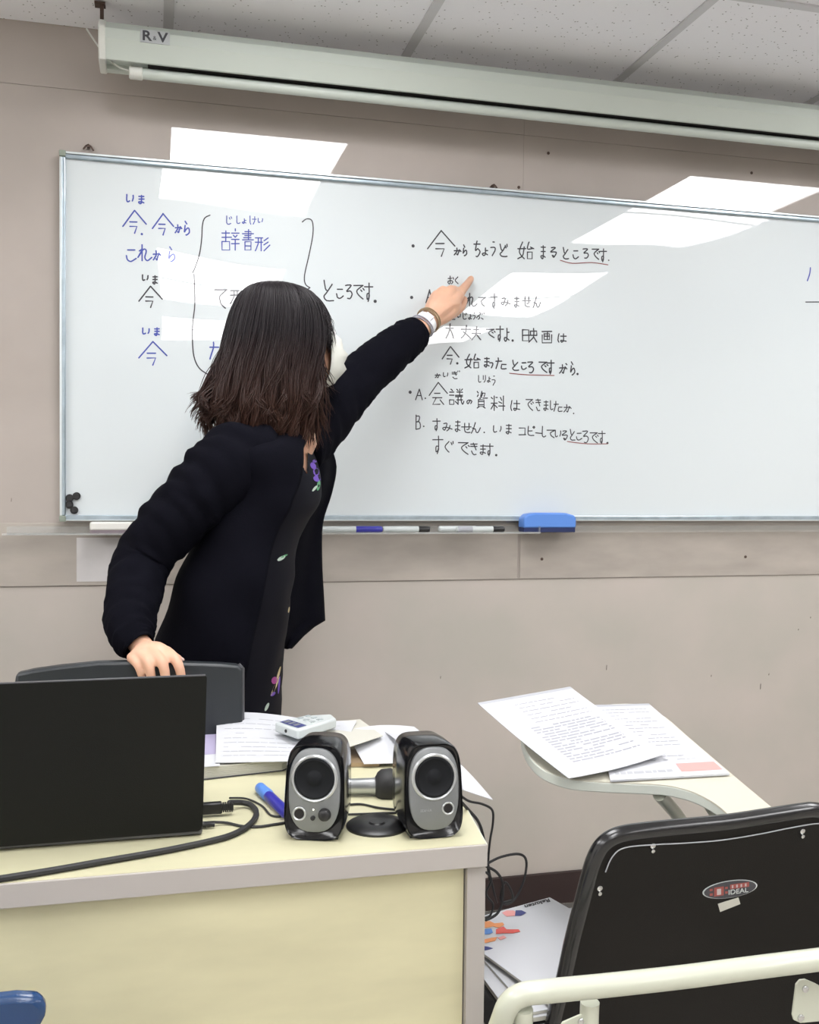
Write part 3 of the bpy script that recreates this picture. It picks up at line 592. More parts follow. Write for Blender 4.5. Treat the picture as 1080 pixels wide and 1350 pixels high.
# ---- speakers
def speaker(label, right):
    root = empty('desktop_speaker', (0, 0, 0), label, 'speaker', 'pair of small desktop speakers', local=True)
    Wd, Ht, Dp = .082, .127, .098
    def prof(wd, ht, k=.62):      # rounded outline, fuller at the foot, centred at (0, ht/2)
        out = []
        for i in range(48):
            a = 2*math.pi*i/48; c, s = math.cos(a), math.sin(a); e_ = 4.4
            x = math.copysign(abs(c)**(2/e_), c)*wd/2; z = math.copysign(abs(s)**(2/e_), s)*ht/2
            x *= 1-.05*(z/(ht/2)); out.append((x, z+ht/2))
        return out
    rings = []
    for y, sc_, lean in ((0.004, .93, 0), (0.0005, .975, 0), (.004, 1, 0), (.05, .985, 0), (.085, .93, 0), (.096, .80, 0), (.098, .5, 0)):
        if rings == []: pass
        pr_ = prof(Wd*sc_, Ht*(1-(1-sc_)*.7)); off = (Ht-Ht*(1-(1-sc_)*.7))/2
        rings.append([Vector((x, y+.0015*0+(z/Ht)*.012, z+off)) for x, z in pr_])
    MB().loft(rings).build('cabinet', M['gloss_black'], root, angle=60)
    def fp(x, z, d=0): return Vector((x, .0035-d+(z/Ht)*.012, z))
    # silver baffle
    out = []
    bz0, bz1 = .012, .1225; bw = .070
    for i in range(40):
        a = 2*math.pi*i/40; c, s = math.cos(a), math.sin(a); e_ = 2.7
        out.append((math.copysign(abs(c)**(2/e_), c)*bw/2, (bz0+bz1)/2+math.copysign(abs(s)**(2/e_), s)*(bz1-bz0)/2))
    r1 = [fp(x, z, -.006) for x, z in out]; r2 = [fp(x, z, .0035) for x, z in out]; r3 = [fp(x*.95, (z-.067)*.97+.067, .005) for x, z in out]
    MB().loft([r1, r2, r3]).build('baffle', M['baffle'], root, angle=50)
    nrm = Vector((0, -1, .0945)).normalized()
    c = fp(0, .083, .0045)
    MB().lathe(c, nrm, [(-.002, .0318), (.0018, .0318), (.0036, .030), (.0030, .0280), (.0008, .0268)], 40).build('driver_ring', M['ring'], root)
    MB().lathe(c, nrm, [(.0002, .0275), (.0030, .0268), (.0036, .0250), (.0026, .0228), (.0016, .0215), (.0009, .0115), (.0010, .0105), (.0022, .0085), (.0036, .0045), (.0040, .0005)], 40).build('driver_cone', M['cone'], root)
    def ring(x, z, r, depth=True):
        cc = fp(x, z, .0048)
        MB().lathe(cc, nrm, [(-.003, r*1.35), (.0010, r*1.35), (.0018, r*1.2), (.0010, r), (.0006, r*.9)], 24).build('port_ring', M['ring'], root)
        MB().lathe(cc, nrm, [(-.001, r*.98), (.0014, r*.95), (.0012, r*.7), (.0011, r*.2)], 24).build('port', M['dark'], root)
    if right:
        ring(.019, .040, .0065)
        text_mesh('EDIFIER', .0048, 'lettering', M['ring'], root, lambda q: fp(-.012+q.x, .039+q.y, .0052+q.z))
    else:
        ring(-.0195, .036, .007)
        cc = fp(.015, .036, .0048)
        MB().lathe(cc, nrm, [(-.003, .0088), (.001, .0088), (.0012, .0078), (.008, .0072), (.009, .006), (.0092, .001)], 24).build('volume_knob', M['black_plastic'], root)
        MB().lathe(fp(-.001, .031, .0048), nrm, [(-.002, .0034), (.002, .0032), (.0025, .0015)], 16).build('button', M['black_plastic'], root)
        MB().lathe(fp(-.0005, .042, .0048), nrm, [(-.001, .0011), (.0004, .0011), (.0006, .0003)], 12).build('indicator_light', M['led'], root)
    MB().box((0, .045, .0015), (.032, .035, .0022)).build('foot', M['rubber'], root, smooth=False)
    return root
a, b = UZ(377, 1104, DZ), UZ(449, 1113, DZ)
s = speaker('left gloss black and silver speaker with a volume knob and indicator light', False)
s.location = ((a.x+b.x)/2, (a.y+b.y)/2-.002, DZ); s.rotation_euler = (0, 0, R(-19))
a, b = UZ(541, 1110, DZ), UZ(604, 1101, DZ)
s = speaker('right gloss black and silver speaker with a single port and no knob', True)
s.location = ((a.x+b.x)/2, (a.y+b.y)/2-.002, DZ); s.rotation_euler = (0, 0, R(0))

# ---- small desk things
p = UZ(497, 1090, DZ)
o = MB().lathe(p, (0, 0, 1), [(0, .0), (0, .043), (.003, .043), (.0055, .040), (.006, .012), (.008, .010), (.008, .0)], 40).build('stand_base', M['black_plastic'], origin=p)
tag(o, 'flat round black stand base lying on the desk between the speakers', 'stand')
o = None
a, b = UZ(462, 1049, DZ), UZ(496, 1049, DZ); a.z = b.z = DZ+.0145
mc = empty('microphone', (a+b)/2-Vector((0, 0, .014)), 'silver barrelled microphone with a dark round head lying between the speakers', 'microphone')
dr = Vector((.985, -.17, 0)).normalized()
MB().lathe(a-dr*.05, dr, [(0, .008), (.004, .0105), (.085, .0125), (.088, .0135)], 24).build('barrel', M['ring'], mc)
hd = a+dr*.046
MB().lathe(hd-dr*.008, dr, [(0, .0135), (.004, .021), (.010, .0255), (.024, .027), (.032, .0235), (.036, .014), (.037, .002)], 30).build('head', M['rubber'], mc)
# blue pen / brush
a, b = UZ(343, 1046, DZ), UZ(378, 1080, DZ); a.z += .0085; b.z += .0085
bp_ = empty('blue_marker', a, 'blue capped pen lying against the left speaker', 'pen')
d_ = (b-a).normalized()
MB().tube([a, a+d_*.04], [.0085, .0095], 16, True).build('cap', M['eraser_blue'], bp_); MB().tube([a+d_*.04, a+d_*.05, b], [.0075, .0085, .0085], 16, True).build('barrel', M['pen_blue'], bp_)

def sheet(name, c, label, cat='paper', clamp=None, m='paper', sag=None, lift=None, th=.0008, nu=14, nv=14, lines=None, parent=None):
    """c = four corners far-left, far-right, near-right, near-left; lines = (u0,v0,u1,v1,w,material)"""
    c = [Vector(q) for q in c]
    def S(u, v, d=0):
        p = (c[0]*(1-u)+c[1]*u)*(1-v)+(c[3]*(1-u)+c[2]*u)*v
        p = p+Vector((0, 0, d))
        if lift: p.z += lift(u, v)
        if clamp: p.z = clamp(p)
        return p
    mb = MB(); mb.grid(lambda u, v: S(u, v, 0), nu, nv); n0 = len(mb.v)
    mb.grid(lambda u, v: S(u, v, th), nu, nv)
    bd = [(i, 0) for i in range(nu)]+[(nu, j) for j in range(nv)]+[(nu-i, nv) for i in range(nu)]+[(0, nv-j) for j in range(nv)]
    ix = [j*(nu+1)+i for i, j in bd]
    for k in range(len(ix)): mb.f.append((ix[k], ix[(k+1) % len(ix)], n0+ix[(k+1) % len(ix)], n0+ix[k]))
    if parent: o = mb.build(name, M[m], parent)
    else:
        o = mb.build(name, M[m], origin=S(.5, .5, 0)); tag(o, label, cat)
    by = {}
    for u0, v0, u1, v1, wd, mm in (lines or []):
        k = by.setdefault(mm, MB()); N = 6
        du, dv = u1-u0, v1-v0; L = math.hypot(du, dv); pu, pv = -dv/L*wd/2, du/L*wd/2
        A = [S(u0+du*i/N+pu, v0+dv*i/N+pv, th+.0004) for i in range(N+1)]; B = [S(u0+du*i/N-pu, v0+dv*i/N-pv, th+.0004) for i in range(N+1)]
        k.add(A+B, [(i, i+1, N+2+i, N+1+i) for i in range(N)])
    for mm, k in by.items(): tag(k.build('print', M[mm], o, smooth=False), kind='stuff')
    return o
def textlines(v0, v1, n, u0=.1, u1=.9, wd=.012, m='ink_lgrey', jit=.3):
    out = []
    for i in range(n):
        v = v0+(v1-v0)*i/max(1, n-1); u = u0
        while u < u1:
            L = random.uniform(.03, .12); e_ = min(u+L, u1)
            if random.random() > jit*.4: out.append((u, v, e_, v, wd, m))
            u = e_+.012
            if random.random() < jit*.12: break
    return out
# thick open book under the papers
bz = .020
c = [UZ(250, 972, DZ+bz), UZ(452, 968, DZ+bz), UZ(372, 1001, DZ+bz), UZ(268, 1012, DZ+bz)]
bk = empty('open_book', UZ(320, 1015, DZ), 'thick white paperback lying open under the handwritten sheets', 'book')
def bkp(u, v, w): 
    q = (c[0]*(1-u)+c[1]*u)*(1-v)+(c[3]*(1-u)+c[2]*u)*v; return Vector((q.x, q.y, DZ+w*(bz-.006*(max(0, u-.75)*4)**2*0)))
bm_ = MB(); 
for k in range(6):
    w0, w1 = .1+.15*k, .1+.15*k+.13; s_ = .0012*(k % 2)
    bm_.prism([bkp(0, 0, w0), bkp(1, 0, w0), bkp(1-s_*4, 1-s_, w0), bkp(0, 1-s_, w0)], (0, 0, (w1-w0)*bz))
bm_.build('pages', M['paper2'], bk, smooth=False)
MB().prism([bkp(-.01, -.01, .0)+Vector((0, 0, .0005)), bkp(1.02, -.01, 0)+Vector((0, 0, .0005)), bkp(1.03, 1.01, 0)+Vector((0, 0, .0005)), bkp(0, 1.02, 0)+Vector((0, 0, .0005))], (0, 0, .0015)).build('back_cover', M['ink_black'], bk, smooth=False)
# blue booklet peeking out
c = [UZ(350, 985, DZ+.010), UZ(440, 985, DZ+.010), UZ(420, 1005, DZ+.010), UZ(364, 1004, DZ+.010)]
o = MB().prism(c, (0, 0, -.009)).build('blue_booklet', M['blue_print'], smooth=False, origin=c[3]); tag(o, 'thin blue booklet peeking out behind the left speaker', 'booklet')
c = [UZ(430, 990, DZ+.008), UZ(520, 985, DZ+.008), UZ(500, 1005, DZ+.008), UZ(455, 1006, DZ+.008)]
o = MB().prism(c, (0, 0, -.007)).build('brown_booklet', M['bead'], smooth=False, origin=c[3]); tag(o, 'thin brown booklet peeking out between the speakers under a white sheet', 'booklet')
# printed lilac page beside the laptop
z = DZ+bz+.001
sheet('printed_page', [UZ(235, 950, z), UZ(290, 950, z), UZ(290, 1010, z), UZ(235, 1014, z)], 'lilac printed page half hidden by the laptop lid', lines=[(.05, .5, .95, .5, .55, 'lilac')]+textlines(.05, .16, 3, .3, .98, .04, 'ink_black'))
# handwritten sheet (slightly curled far edge)
z = DZ+bz+.003
hl = lambda u, v: .024*(1-v)**2*(1-u*.4)+.004*math.sin(u*6)*(1-v)
sheet('handwritten_sheet', [UZ(286, 957, z), UZ(470, 960, z), UZ(440, 1003, z), UZ(284, 1006, z)], 'white handwritten worksheet curling up beside the laptop lid', lift=hl, lines=textlines(.12, .85, 9, .06, .9, .008, 'ink_lgrey'))
z = DZ+.024
sheet('loose_sheet', [UZ(430, 956, z), UZ(475, 953, z), UZ(505, 975, z), UZ(430, 1000, z)], 'cream sheet lying under the remote control', m='paper2', lift=lambda u, v: .006)
sheet('loose_sheet', [UZ(455, 962, z+.006), UZ(546, 957, z+.004), UZ(604, 1003, DZ+.006), UZ(480, 1006, DZ+.010)], 'large blank white sheet between the two speakers', lift=lambda u, v: .006*math.sin(math.pi*u)*(1-v)-.002)
sheet('loose_sheet', [UZ(500, 961, z+.001), UZ(560, 976, z+.001), UZ(650, 1055, DZ-.03), UZ(560, 1025, DZ+.012)], 'white sheet whose corner hangs over the desk edge behind the right speaker', lift=lambda u, v: .02*math.sin(math.pi*v)*.6, nu=24, nv=24, clamp=lambda p: max(p.z, DZ+.003) if p.x < fr_.x+(p.y-fy)*.15+.006 else p.z)
# white remote / battery device
zr = DZ+.056
c = [UZ(391, 944, zr), UZ(436, 940, zr), UZ(446, 951, zr), UZ(396, 965, zr), UZ(362, 952, zr)]
rc = empty('remote_control', (c[0]+c[2])/2-Vector((0, 0, .02)), 'white plastic remote control lying on the papers behind the left speaker', 'remote control')
A, B, C_, D_ = UZ(362, 952, zr), UZ(400, 943, zr), UZ(444, 947, zr), UZ(393, 962, zr)
C2 = UZ(437, 941, zr)
MB().prism([A, D_, C_, C2, B], (0, 0, -.018)).build('body', M['white_plastic'], rc, bevel=.004)
ctr = (A+D_)/2
ax_u = (D_-A); ax_v = (C_-D_)
def rq(u, v, d=.0006): return A+ax_u*u+ax_v*v+Vector((0, 0, d))
def quad(mb, u0, v0, u1, v1, d=.0008): mb.add([rq(u0, v0, d), rq(u1, v0, d), rq(u1, v1, d), rq(u0, v1, d)], [(0, 1, 2, 3)])
m_ = MB(); quad(m_, .12, .06, .9, .28); m_.build('display', M['navy'], rc, smooth=False)
for k in range(3):
    m_ = MB(); m_.prism([rq(.2+.2*k, .10, .0008), rq(.32+.2*k, .10, .0008), rq(.32+.2*k, .24, .0008), rq(.2+.2*k, .24, .0008)], (0, 0, .0005)); m_.build('battery', M['ring'], rc, smooth=False)
for i in range(3):
    for j in range(2):
        m_ = MB(); m_.prism([rq(.2+.25*i, .45+.2*j, .0004), rq(.33+.25*i, .45+.2*j, .0004), rq(.33+.25*i, .55+.2*j, .0004), rq(.2+.25*i, .55+.2*j, .0004)], (0, 0, .001)); m_.build('button', M['alu2'], rc, smooth=False)
fn = (ax_u.cross(Vector((0, 0, 1)))).normalized()
MB().disc((A*.5+D_*.5)+Vector((0, 0, -.009))-fn*(.0 if fn.y > 0 else 0), -fn if fn.y > 0 else fn, .003, .0012, 12).build('socket', M['rubber'], rc)

# ---- wires behind the speakers and over the desk side
cable('speaker_wire', [UZ(452, 1062, DZ+.003), UZ(475, 1060, DZ+.002), UZ(500, 1065, DZ+.002), UZ(530, 1068, DZ+.002)], .0017, 'upper black speaker wire running between the two speakers', )
cable('speaker_wire', [UZ(455, 1074, DZ+.003), UZ(480, 1073, DZ+.002), UZ(505, 1072, DZ+.002), UZ(535, 1071, DZ+.002)], .0017, 'lower black speaker wire running between the two speakers')
yy = 1.42
cable('hanging_wire', [U(604, 1046, 1.40), U(618, 1056, 1.42), U(636, 1060, 1.45), U(649, 1068, 1.48), U(650, 1085, 1.5), U(646, 1110, 1.5), U(644, 1140, 1.5), U(650, 1170, 1.5), U(655, 1190, 1.52)], .0019, 'black wire arching from the right speaker down behind the desk corner')
cable('hanging_wire', [U(606, 1055, 1.38), U(618, 1068, 1.41), U(630, 1082, 1.45), U(636, 1098, 1.49), U(641, 1125, 1.50), U(646, 1160, 1.5)], .0024, 'thicker black wire lying close to the desk corner')
cable('hanging_wire', [U(640, 1140, 1.48), U(660, 1130, 1.5), U(684, 1126, 1.52), U(694, 1135, 1.53), U(691, 1160, 1.53), U(680, 1184, 1.53), U(668, 1192, 1.52), U(660, 1186, 1.51), U(665, 1164, 1.5), U(672, 1170, 1.5), U(676, 1185, 1.5), U(664, 1190, 1.5)], .0021, 'grey black wire making a wide loop right of the desk')
cable('hanging_wire', [U(641, 1142, 1.49), U(655, 1150, 1.5), U(663, 1165, 1.5), U(662, 1190, 1.5), U(655, 1205, 1.5), U(641, 1213, 1.5)], .0022, 'black wire curling down beside the desk leg')
cable('hanging_wire', [U(641, 1150, 1.46), U(648, 1160, 1.46), U(641, 1178, 1.47), U(650, 1192, 1.47), U(647, 1206, 1.47), U(640, 1210, 1.47)], .0018, 'innermost thin wire bunched against the desk leg')

# ------------------------------------------------------------------ teacher's chair (charcoal back behind the laptop)
CY = 1.86
tc_ = empty('teacher_chair', (U(170, 900, CY).x, CY-.22, 0), 'charcoal plastic chair behind the laptop with the teacher holding its back', 'chair')
ol = [(20, 905), (23, 886), (45, 881), (80, 876), (130, 871), (180, 870), (235, 871), (290, 873), (314, 875), (319, 880), (319, 930), (319, 1010), (310, 1060), (40, 1060), (22, 1000)]
P = [U(x, y, CY) for x, y in ol]
def bowed(p, d): x = (p.x-P[0].x)/(P[9].x-P[0].x); return Vector((p.x, CY-.02+.05*(2*x-1)**2*0+d, p.z))
MB().prism([bowed(p, 0) for p in P], (0, .028, 0)).build('backrest', M['chair_grey'], tc_, bevel=.005)
MB().tube([bowed(p, .012)-Vector((0, 0, .0)) for p in P[8:13]], .004, 8).build('edge_trim', M['laptop_edge'], tc_)
xm = (P[0].x+P[9].x)/2
MB().bx((xm-.03, CY-.012, .40), (xm+.03, CY+.012, .66)).build('back_post', M['black_plastic'], tc_, bevel=.004)
MB().bx((xm-.22, CY-.42, .42), (xm+.22, CY-.01, .48)).build('seat', M['chair_grey'], tc_, bevel=.02)
MB().disc((xm, CY-.22, .08), (0, 0, 1), .025, .35, 16).build('post', M['steel'], tc_)
for k in range(5):
    a = 2*math.pi*k/5+.3; e_ = Vector((xm+math.cos(a)*.25, CY-.22+math.sin(a)*.25, .06))
    MB().tube([(xm, CY-.22, .09), e_], [.022, .014], 8).build('base_arm', M['black_plastic'], tc_)
    MB().disc(e_+Vector((-.01, 0, -.035)), (1, 0, 0), .025, .02, 16).build('castor', M['rubber'], tc_)

exec_person = True
# ------------------------------------------------------------------ the teacher
PX = U(330, 900, 2.12)
pe = empty('person', (PX.x, 2.14, 0), 'teacher in a black cardigan and flowered dress pointing at the whiteboard, white mask on', 'person')
def C(px, py, Y, r=None):
    p = U(px, py, Y); return p if r is None else (p, r*mpp(p))
def chain(mb, pts, seg=14, n=4):      # pts (px,py,Y,r_px)
    q = [];
    for px, py, Y, r in pts:
        p, rr = C(px, py, Y, r); q.append((p.x, p.y, p.z, rr))
    q = cr(q, n) if len(q) > 2 else q
    mb.tube([Vector(a[:3]) for a in q], [max(a[3], .002) for a in q], seg, True)
PHI = R(-20)                          # the way she faces: right, a little towards the camera
fx = Vector((math.cos(PHI), math.sin(PHI), 0)); fl_ = Vector((-fx.y, fx.x, 0))   # forward, her left
TOR = [  # py, left px, right px, lateral half width m, Y
 (566, 368, 400, .055, 2.14), (578, 345, 412, .10, 2.14), (592, 316, 420, .165, 2.14), (612, 298, 426, .175, 2.14), (640, 288, 429, .165, 2.14), (665, 283, 424, .155, 2.13), (690, 279, 408, .145, 2.12),
 (720, 268, 396, .135, 2.11), (760, 252, 390, .135, 2.10), (800, 240, 386, .14, 2.11), (850, 226, 378, .15, 2.12), (910, 218, 374, .155, 2.13), (980, 225, 373, .155, 2.13), (1060, 235, 378, .165, 2.10), (1150, 240, 385, .17, 2.10)]
def torus_ring(py, L, Rr, b, Y, off=0.0, n=48, ex=2.2):
    c = U((L+Rr)/2, py, Y); k = mpp(c); hw = (Rr-L)/2*k
    # silhouette half width -> half depth along the facing direction
    a = math.sqrt(max((hw**2-(b*math.sin(PHI))**2), (.45*hw)**2))/math.cos(PHI)
    a += off; bb = b+off
    out = []
    for j in range(n):
        t = 2*math.pi*j/n; cs, sn = math.cos(t), math.sin(t)
        u_ = math.copysign(abs(cs)**(2/ex), cs)*a; v_ = math.copysign(abs(sn)**(2/ex), sn)*bb
        out.append(c+fx*u_+fl_*v_)
    return out
def interp(rows, n):
    return cr(rows, n)
TR_ = interp(TOR, 4)
# -- body: one continuous skin surface
bd = MB()
bd.loft([torus_ring(*r, off=-.012) for r in TR_])
chain(bd, [(384, 585, 2.14, 34), (384, 560, 2.14, 30), (378, 530, 2.14, 28), (374, 500, 2.14, 30)], 18)      # neck
hc_ = U(383, 447, 2.14)
FD = R(24); hf = Vector((math.cos(FD), math.sin(FD), 0)); hl_ = Vector((-hf.y, hf.x, 0)); uz = Vector((0, 0, 1))
bd.ell(hc_+uz*.02-hf*.005, hf*.092, hl_*.074, uz*.090, 28, 18)         # skull
bd.ell(hc_+hf*.035-uz*.045, hf*.058, hl_*.058, uz*.070, 24, 14)        # face and jaw
bd.tube([hc_+hf*.088+uz*.018, hc_+hf*.100-uz*.004, hc_+hf*.106-uz*.016], [.005, .008, .010], 10, True)  # nose
for s_ in (-1, 1):
    bd.ell(hc_+hl_*s_*.076+uz*-.005, hf*.015+hl_*s_*.006, hl_*.006, uz*.028, 12, 8)   # ears
    bd.tube([hc_+hf*.075+hl_*s_*.012+uz*.034, hc_+hf*.070+hl_*s_*.045+uz*.034], [.006, .005], 8, True)  # brow
# left arm, pointing at the board
chain(bd, [(400, 592, 2.24, 34), (440, 548, 2.30, 26), (480, 500, 2.35, 22), (520, 462, 2.43, 18), (550, 437, 2.48, 14), (564, 424, 2.502, 12.5), (574, 414, 2.515, 13)], 16)
for kn in ((576, 391, 2.522, 9), (584, 386, 2.524, 9.5), (594, 385, 2.526, 9.5), (603, 391, 2.530, 9.5)):
    chain(bd, [(568, 418, 2.508, 12), ((568+kn[0])/2, (418+kn[1])/2, 2.512, 11.5), kn], 12)
chain(bd, [(570, 424, 2.512, 10), (588, 414, 2.522, 11), (600, 402, 2.530, 9.5)], 12)
chain(bd, [(585, 400, 2.520, 14), (595, 400, 2.524, 13)], 12)
chain(bd, [(603, 391, 2.532, 8), (610, 382, 2.552, 6.2), (616.5, 374, 2.574, 5.2), (621, 367.5, 2.590, 4.4)], 12)     # index
chain(bd, [(594, 384, 2.534, 7.5), (600, 384, 2.560, 6.8), (602, 396, 2.578, 6), (597, 404, 2.572, 5.4)], 12)      # middle, curled
chain(bd, [(584, 386, 2.534, 7), (589, 386, 2.560, 6.4), (591, 398, 2.576, 5.8), (588, 406, 2.570, 5.2)], 12)
chain(bd, [(576, 391, 2.534, 6.4), (580, 391, 2.556, 5.8), (581, 402, 2.570, 5.2), (580, 410, 2.562, 4.8)], 12)
chain(bd, [(586, 416, 2.530, 9), (598, 412, 2.545, 7.5), (608, 404, 2.556, 6.2), (612, 395, 2.562, 5)], 12)         # thumb
# right arm, hand on the chair
chain(bd, [(318, 600, 2.03, 34), (275, 640, 2.02, 28), (225, 695, 2.02, 25), (187, 745, 2.02, 22), (174, 800, 1.96, 19), (178, 838, 1.90, 16), (190, 856, 1.87, 15), (196, 862, 1.865, 15)], 16)
HK = [((174, 867, 1.850, 7), (180, 874, 1.833, 5.6), (184, 882, 1.827, 5), (187, 892, 1.829, 4.6)),
      ((186, 863, 1.845, 8), (194, 872, 1.823, 6.3), (198, 884, 1.817, 5.8), (200, 898, 1.819, 5.2)),
      ((202, 861, 1.843, 8.5), (212, 871, 1.821, 6.8), (217, 884, 1.815, 6.2), (219, 900, 1.817, 5.4)),
      ((219, 860, 1.845, 8.2), (231, 869, 1.823, 6.6), (237, 882, 1.815, 6), (240, 898, 1.817, 5.2))]
for fi in HK:
    k0 = fi[0]; chain(bd, [(192, 857, 1.863, 12), ((192+k0[0])/2+2, (856+k0[1])/2-1, 1.852, 11.5), k0], 12)
    chain(bd, [(a_, b_, c_, r_*1.1) for a_, b_, c_, r_ in fi], 12)
chain(bd, [(200, 859, 1.857, 13), (212, 860, 1.857, 10), (227, 864, 1.861, 6.2), (237, 868.5, 1.863, 4.4)], 12)    # thumb along the top
# legs
for s_ in (-1, 1):
    LX = U(303, 1000, 2.12).x; hp = Vector((LX, 2.12, .70))+fl_*s_*.075; kn = Vector((LX+.01, 2.12, .46))+fl_*s_*.08; an = Vector((LX, 2.12, .09))+fl_*s_*.085
    bd.tube([Vector(a[:3]) for a in cr([tuple(hp), tuple(kn), tuple(an)], 4)], [.07, .07, .068, .064, .056, .055, .05, .042, .036], 14, True)
    bd.tube([an-fx*.03-uz*.03, an+fx*.05-uz*.045, an+fx*.13-uz*.06], [.035, .034, .024], 12, True)
body = bd.build('body', M['skin'], pe, smooth=False)
rm = body.modifiers.new('rm', 'REMESH'); rm.mode = 'VOXEL'; rm.voxel_size = .0030; rm.use_smooth_shade = True
sm = body.modifiers.new('sm', 'SMOOTH'); sm.factor = .5; sm.iterations = 2
bpy.context.view_layer.update()
me = bpy.data.meshes.new_from_object(body.evaluated_get(bpy.context.evaluated_depsgraph_get()))
body.modifiers.clear(); body.data = me; me.shade_smooth()
# nails
def nail(px, py, Y, dx, dy, s=4):
    p = U(px, py, Y); k = mpp(p); ax = (rt*dx-up*dy).normalized(); sd = fwd.cross(ax).normalized()
    MB().ell(p, ax*s*k*1.15, sd*s*k*.8, fwd*.0012, 12, 6).build('nail', M['nail'], pe)
nail(240, 869, 1.8555, .9, .45, 3)
# shoes
for s_ in (-1, 1):
    an = Vector((LX, 2.12, .0))+fl_*s_*.085
    MB().ell(an+fx*.045+uz*.034, fx*.125, fl_*.045, uz*.034, 20, 10).build('shoe', M['black_plastic'], pe)
# -- eyes, mask
for s_ in (-1, 1):
    e_ = hc_+hf*.0825+hl_*s_*.030+uz*.018
    ey = MB().ell(e_, hf*.010, hl_*.013, uz*.007, 14, 8).build('eye', M['eye'], pe)
    MB().ell(e_+hf*.007, hf*.0045, hl_*.005, uz*.005, 12, 8).build('iris', M['iris'], ey)
mk = MB(); rings = []
mcn = hc_+hf*.056-uz*.036
for i in range(13):
    v = -1+2*i/12; z_ = v*.062; rad = math.sqrt(max(0, 1-(v*.93)**2)); row = []
    for j in range(21):
        a = R(-88+176*j/20); fold = .0050*math.sin(v*11+.6*math.sin(j*.5))+.0028*math.sin(v*23-j*.5)
        row.append(mcn+uz*z_+hf*((.074*rad+fold)*math.cos(a))+hl_*((.066*rad**.6+.004)*math.sin(a)))
    rings.append(row)
mk.loft(rings, cap=False, closed=False)
mo = mk.build('mask', M['mask'], pe, angle=180); sol = mo.modifiers.new('s', 'SOLIDIFY'); sol.thickness = .0015
for s_ in (-1, 1):
    a_ = mcn+hl_*s_*.068+uz*.045; b_ = hc_+hl_*s_*.082-hf*.012+uz*.02; c2_ = hc_+hl_*s_*.082-hf*.010-uz*.03; d2_ = mcn+hl_*s_*.068-uz*.048
    MB().tube([Vector(q) for q in cr([tuple(a_), tuple(b_), tuple(c2_), tuple(d2_)], 5)], .0015, 6).build('ear_loop', M['mask'], pe)
# -- dress
dr_ = MB(); rr_ = []
for i, r in enumerate(TR_):
    rg = torus_ring(*r, off=-.003, n=96)
    rr_.append([p+fx*0+(p-U((r[1]+r[2])/2, r[0], r[4])).normalized()*(.0022*noise.noise(Vector((p.x*14, p.y*14, p.z*22)))*2) for p in rg])
dr_.loft(rr_, cap=False)
dress = dr_.build('dress', M['dress'], pe, angle=180)
bm = bmesh.new(); bm.from_mesh(dress.data); oo = ORI[dress.name]
def inpoly(x, y, pl):
    r = False
    for i in range(len(pl)):
        x1_, y1_ = pl[i]; x2_, y2_ = pl[i-1]
        if (y1_ > y) != (y2_ > y) and x < (x2_-x1_)*(y-y1_)/(y2_-y1_)+x1_: r = not r
    return r
bmesh.ops.subdivide_edges(bm, edges=[e for e in bm.edges if all(inpoly(*proj(v.co+oo), [(370, 560), (430, 560), (430, 640), (370, 640)]) and (v.co+oo).y < 2.2 for v in e.verts)], cuts=3, use_grid_fill=True)
NECK = [(376, 540), (406, 540), (407, 580), (405, 625), (401, 618), (394, 602), (386, 580)]
dl = [f for f in bm.faces if (f.calc_center_median()+oo).y < 2.16 and inpoly(*proj(f.calc_center_median()+oo), NECK)]
bmesh.ops.delete(bm, geom=dl, context='FACES'); bm.to_mesh(dress.data); bm.free(); dress.data.shade_smooth()
# -- cardigan: body shell open at the front
def card_shell():
    mb = MB(); rings = []
    for r in TR_:
        py = r[0]
        if py > 960: break
        c = U((r[1]+r[2])/2, py, r[4]); rg = torus_ring(*r, off=.014+.010*min(1, max(0, (py-600)/250)), n=96)
        k = min(1, max(0, (py-575)/60))
        # opening on the camera side edge and on the far side edge
        a0 = R(18+ (52-18)*min(1, max(0, (py-566)/90)) + 6*max(0, (py-700)/200)); a1 = R(360-22-14*k)
        row = []
        for j in range(73):
            # angle runs from the camera-side edge round her back to her left side
            t = -a0-(a1-2*a0*0-a0-R(24))*j/72
            cs, sn = math.cos(t), math.sin(t); f_ = (t/(2*math.pi)) % 1*96; i0 = int(f_) % 96; i1 = (i0+1) % 96; fr2 = f_-int(f_)
            p = rg[i0].lerp(rg[i1], fr2)
            n_ = (p-c).normalized(); w_ = .006*noise.noise(Vector((p.x*7, p.y*7+3, p.z*5)))+.003*math.sin(p.z*30+p.x*40)*k
            row.append(p+n_*w_)
        rings.append(row)
    mb.loft(rings, cap=False, closed=False)
    return mb
cs_ = card_shell().build('cardigan', M['cardigan'], pe, angle=180); sol = cs_.modifiers.new('s', 'SOLIDIFY'); sol.thickness = .004; sol.offset = 0
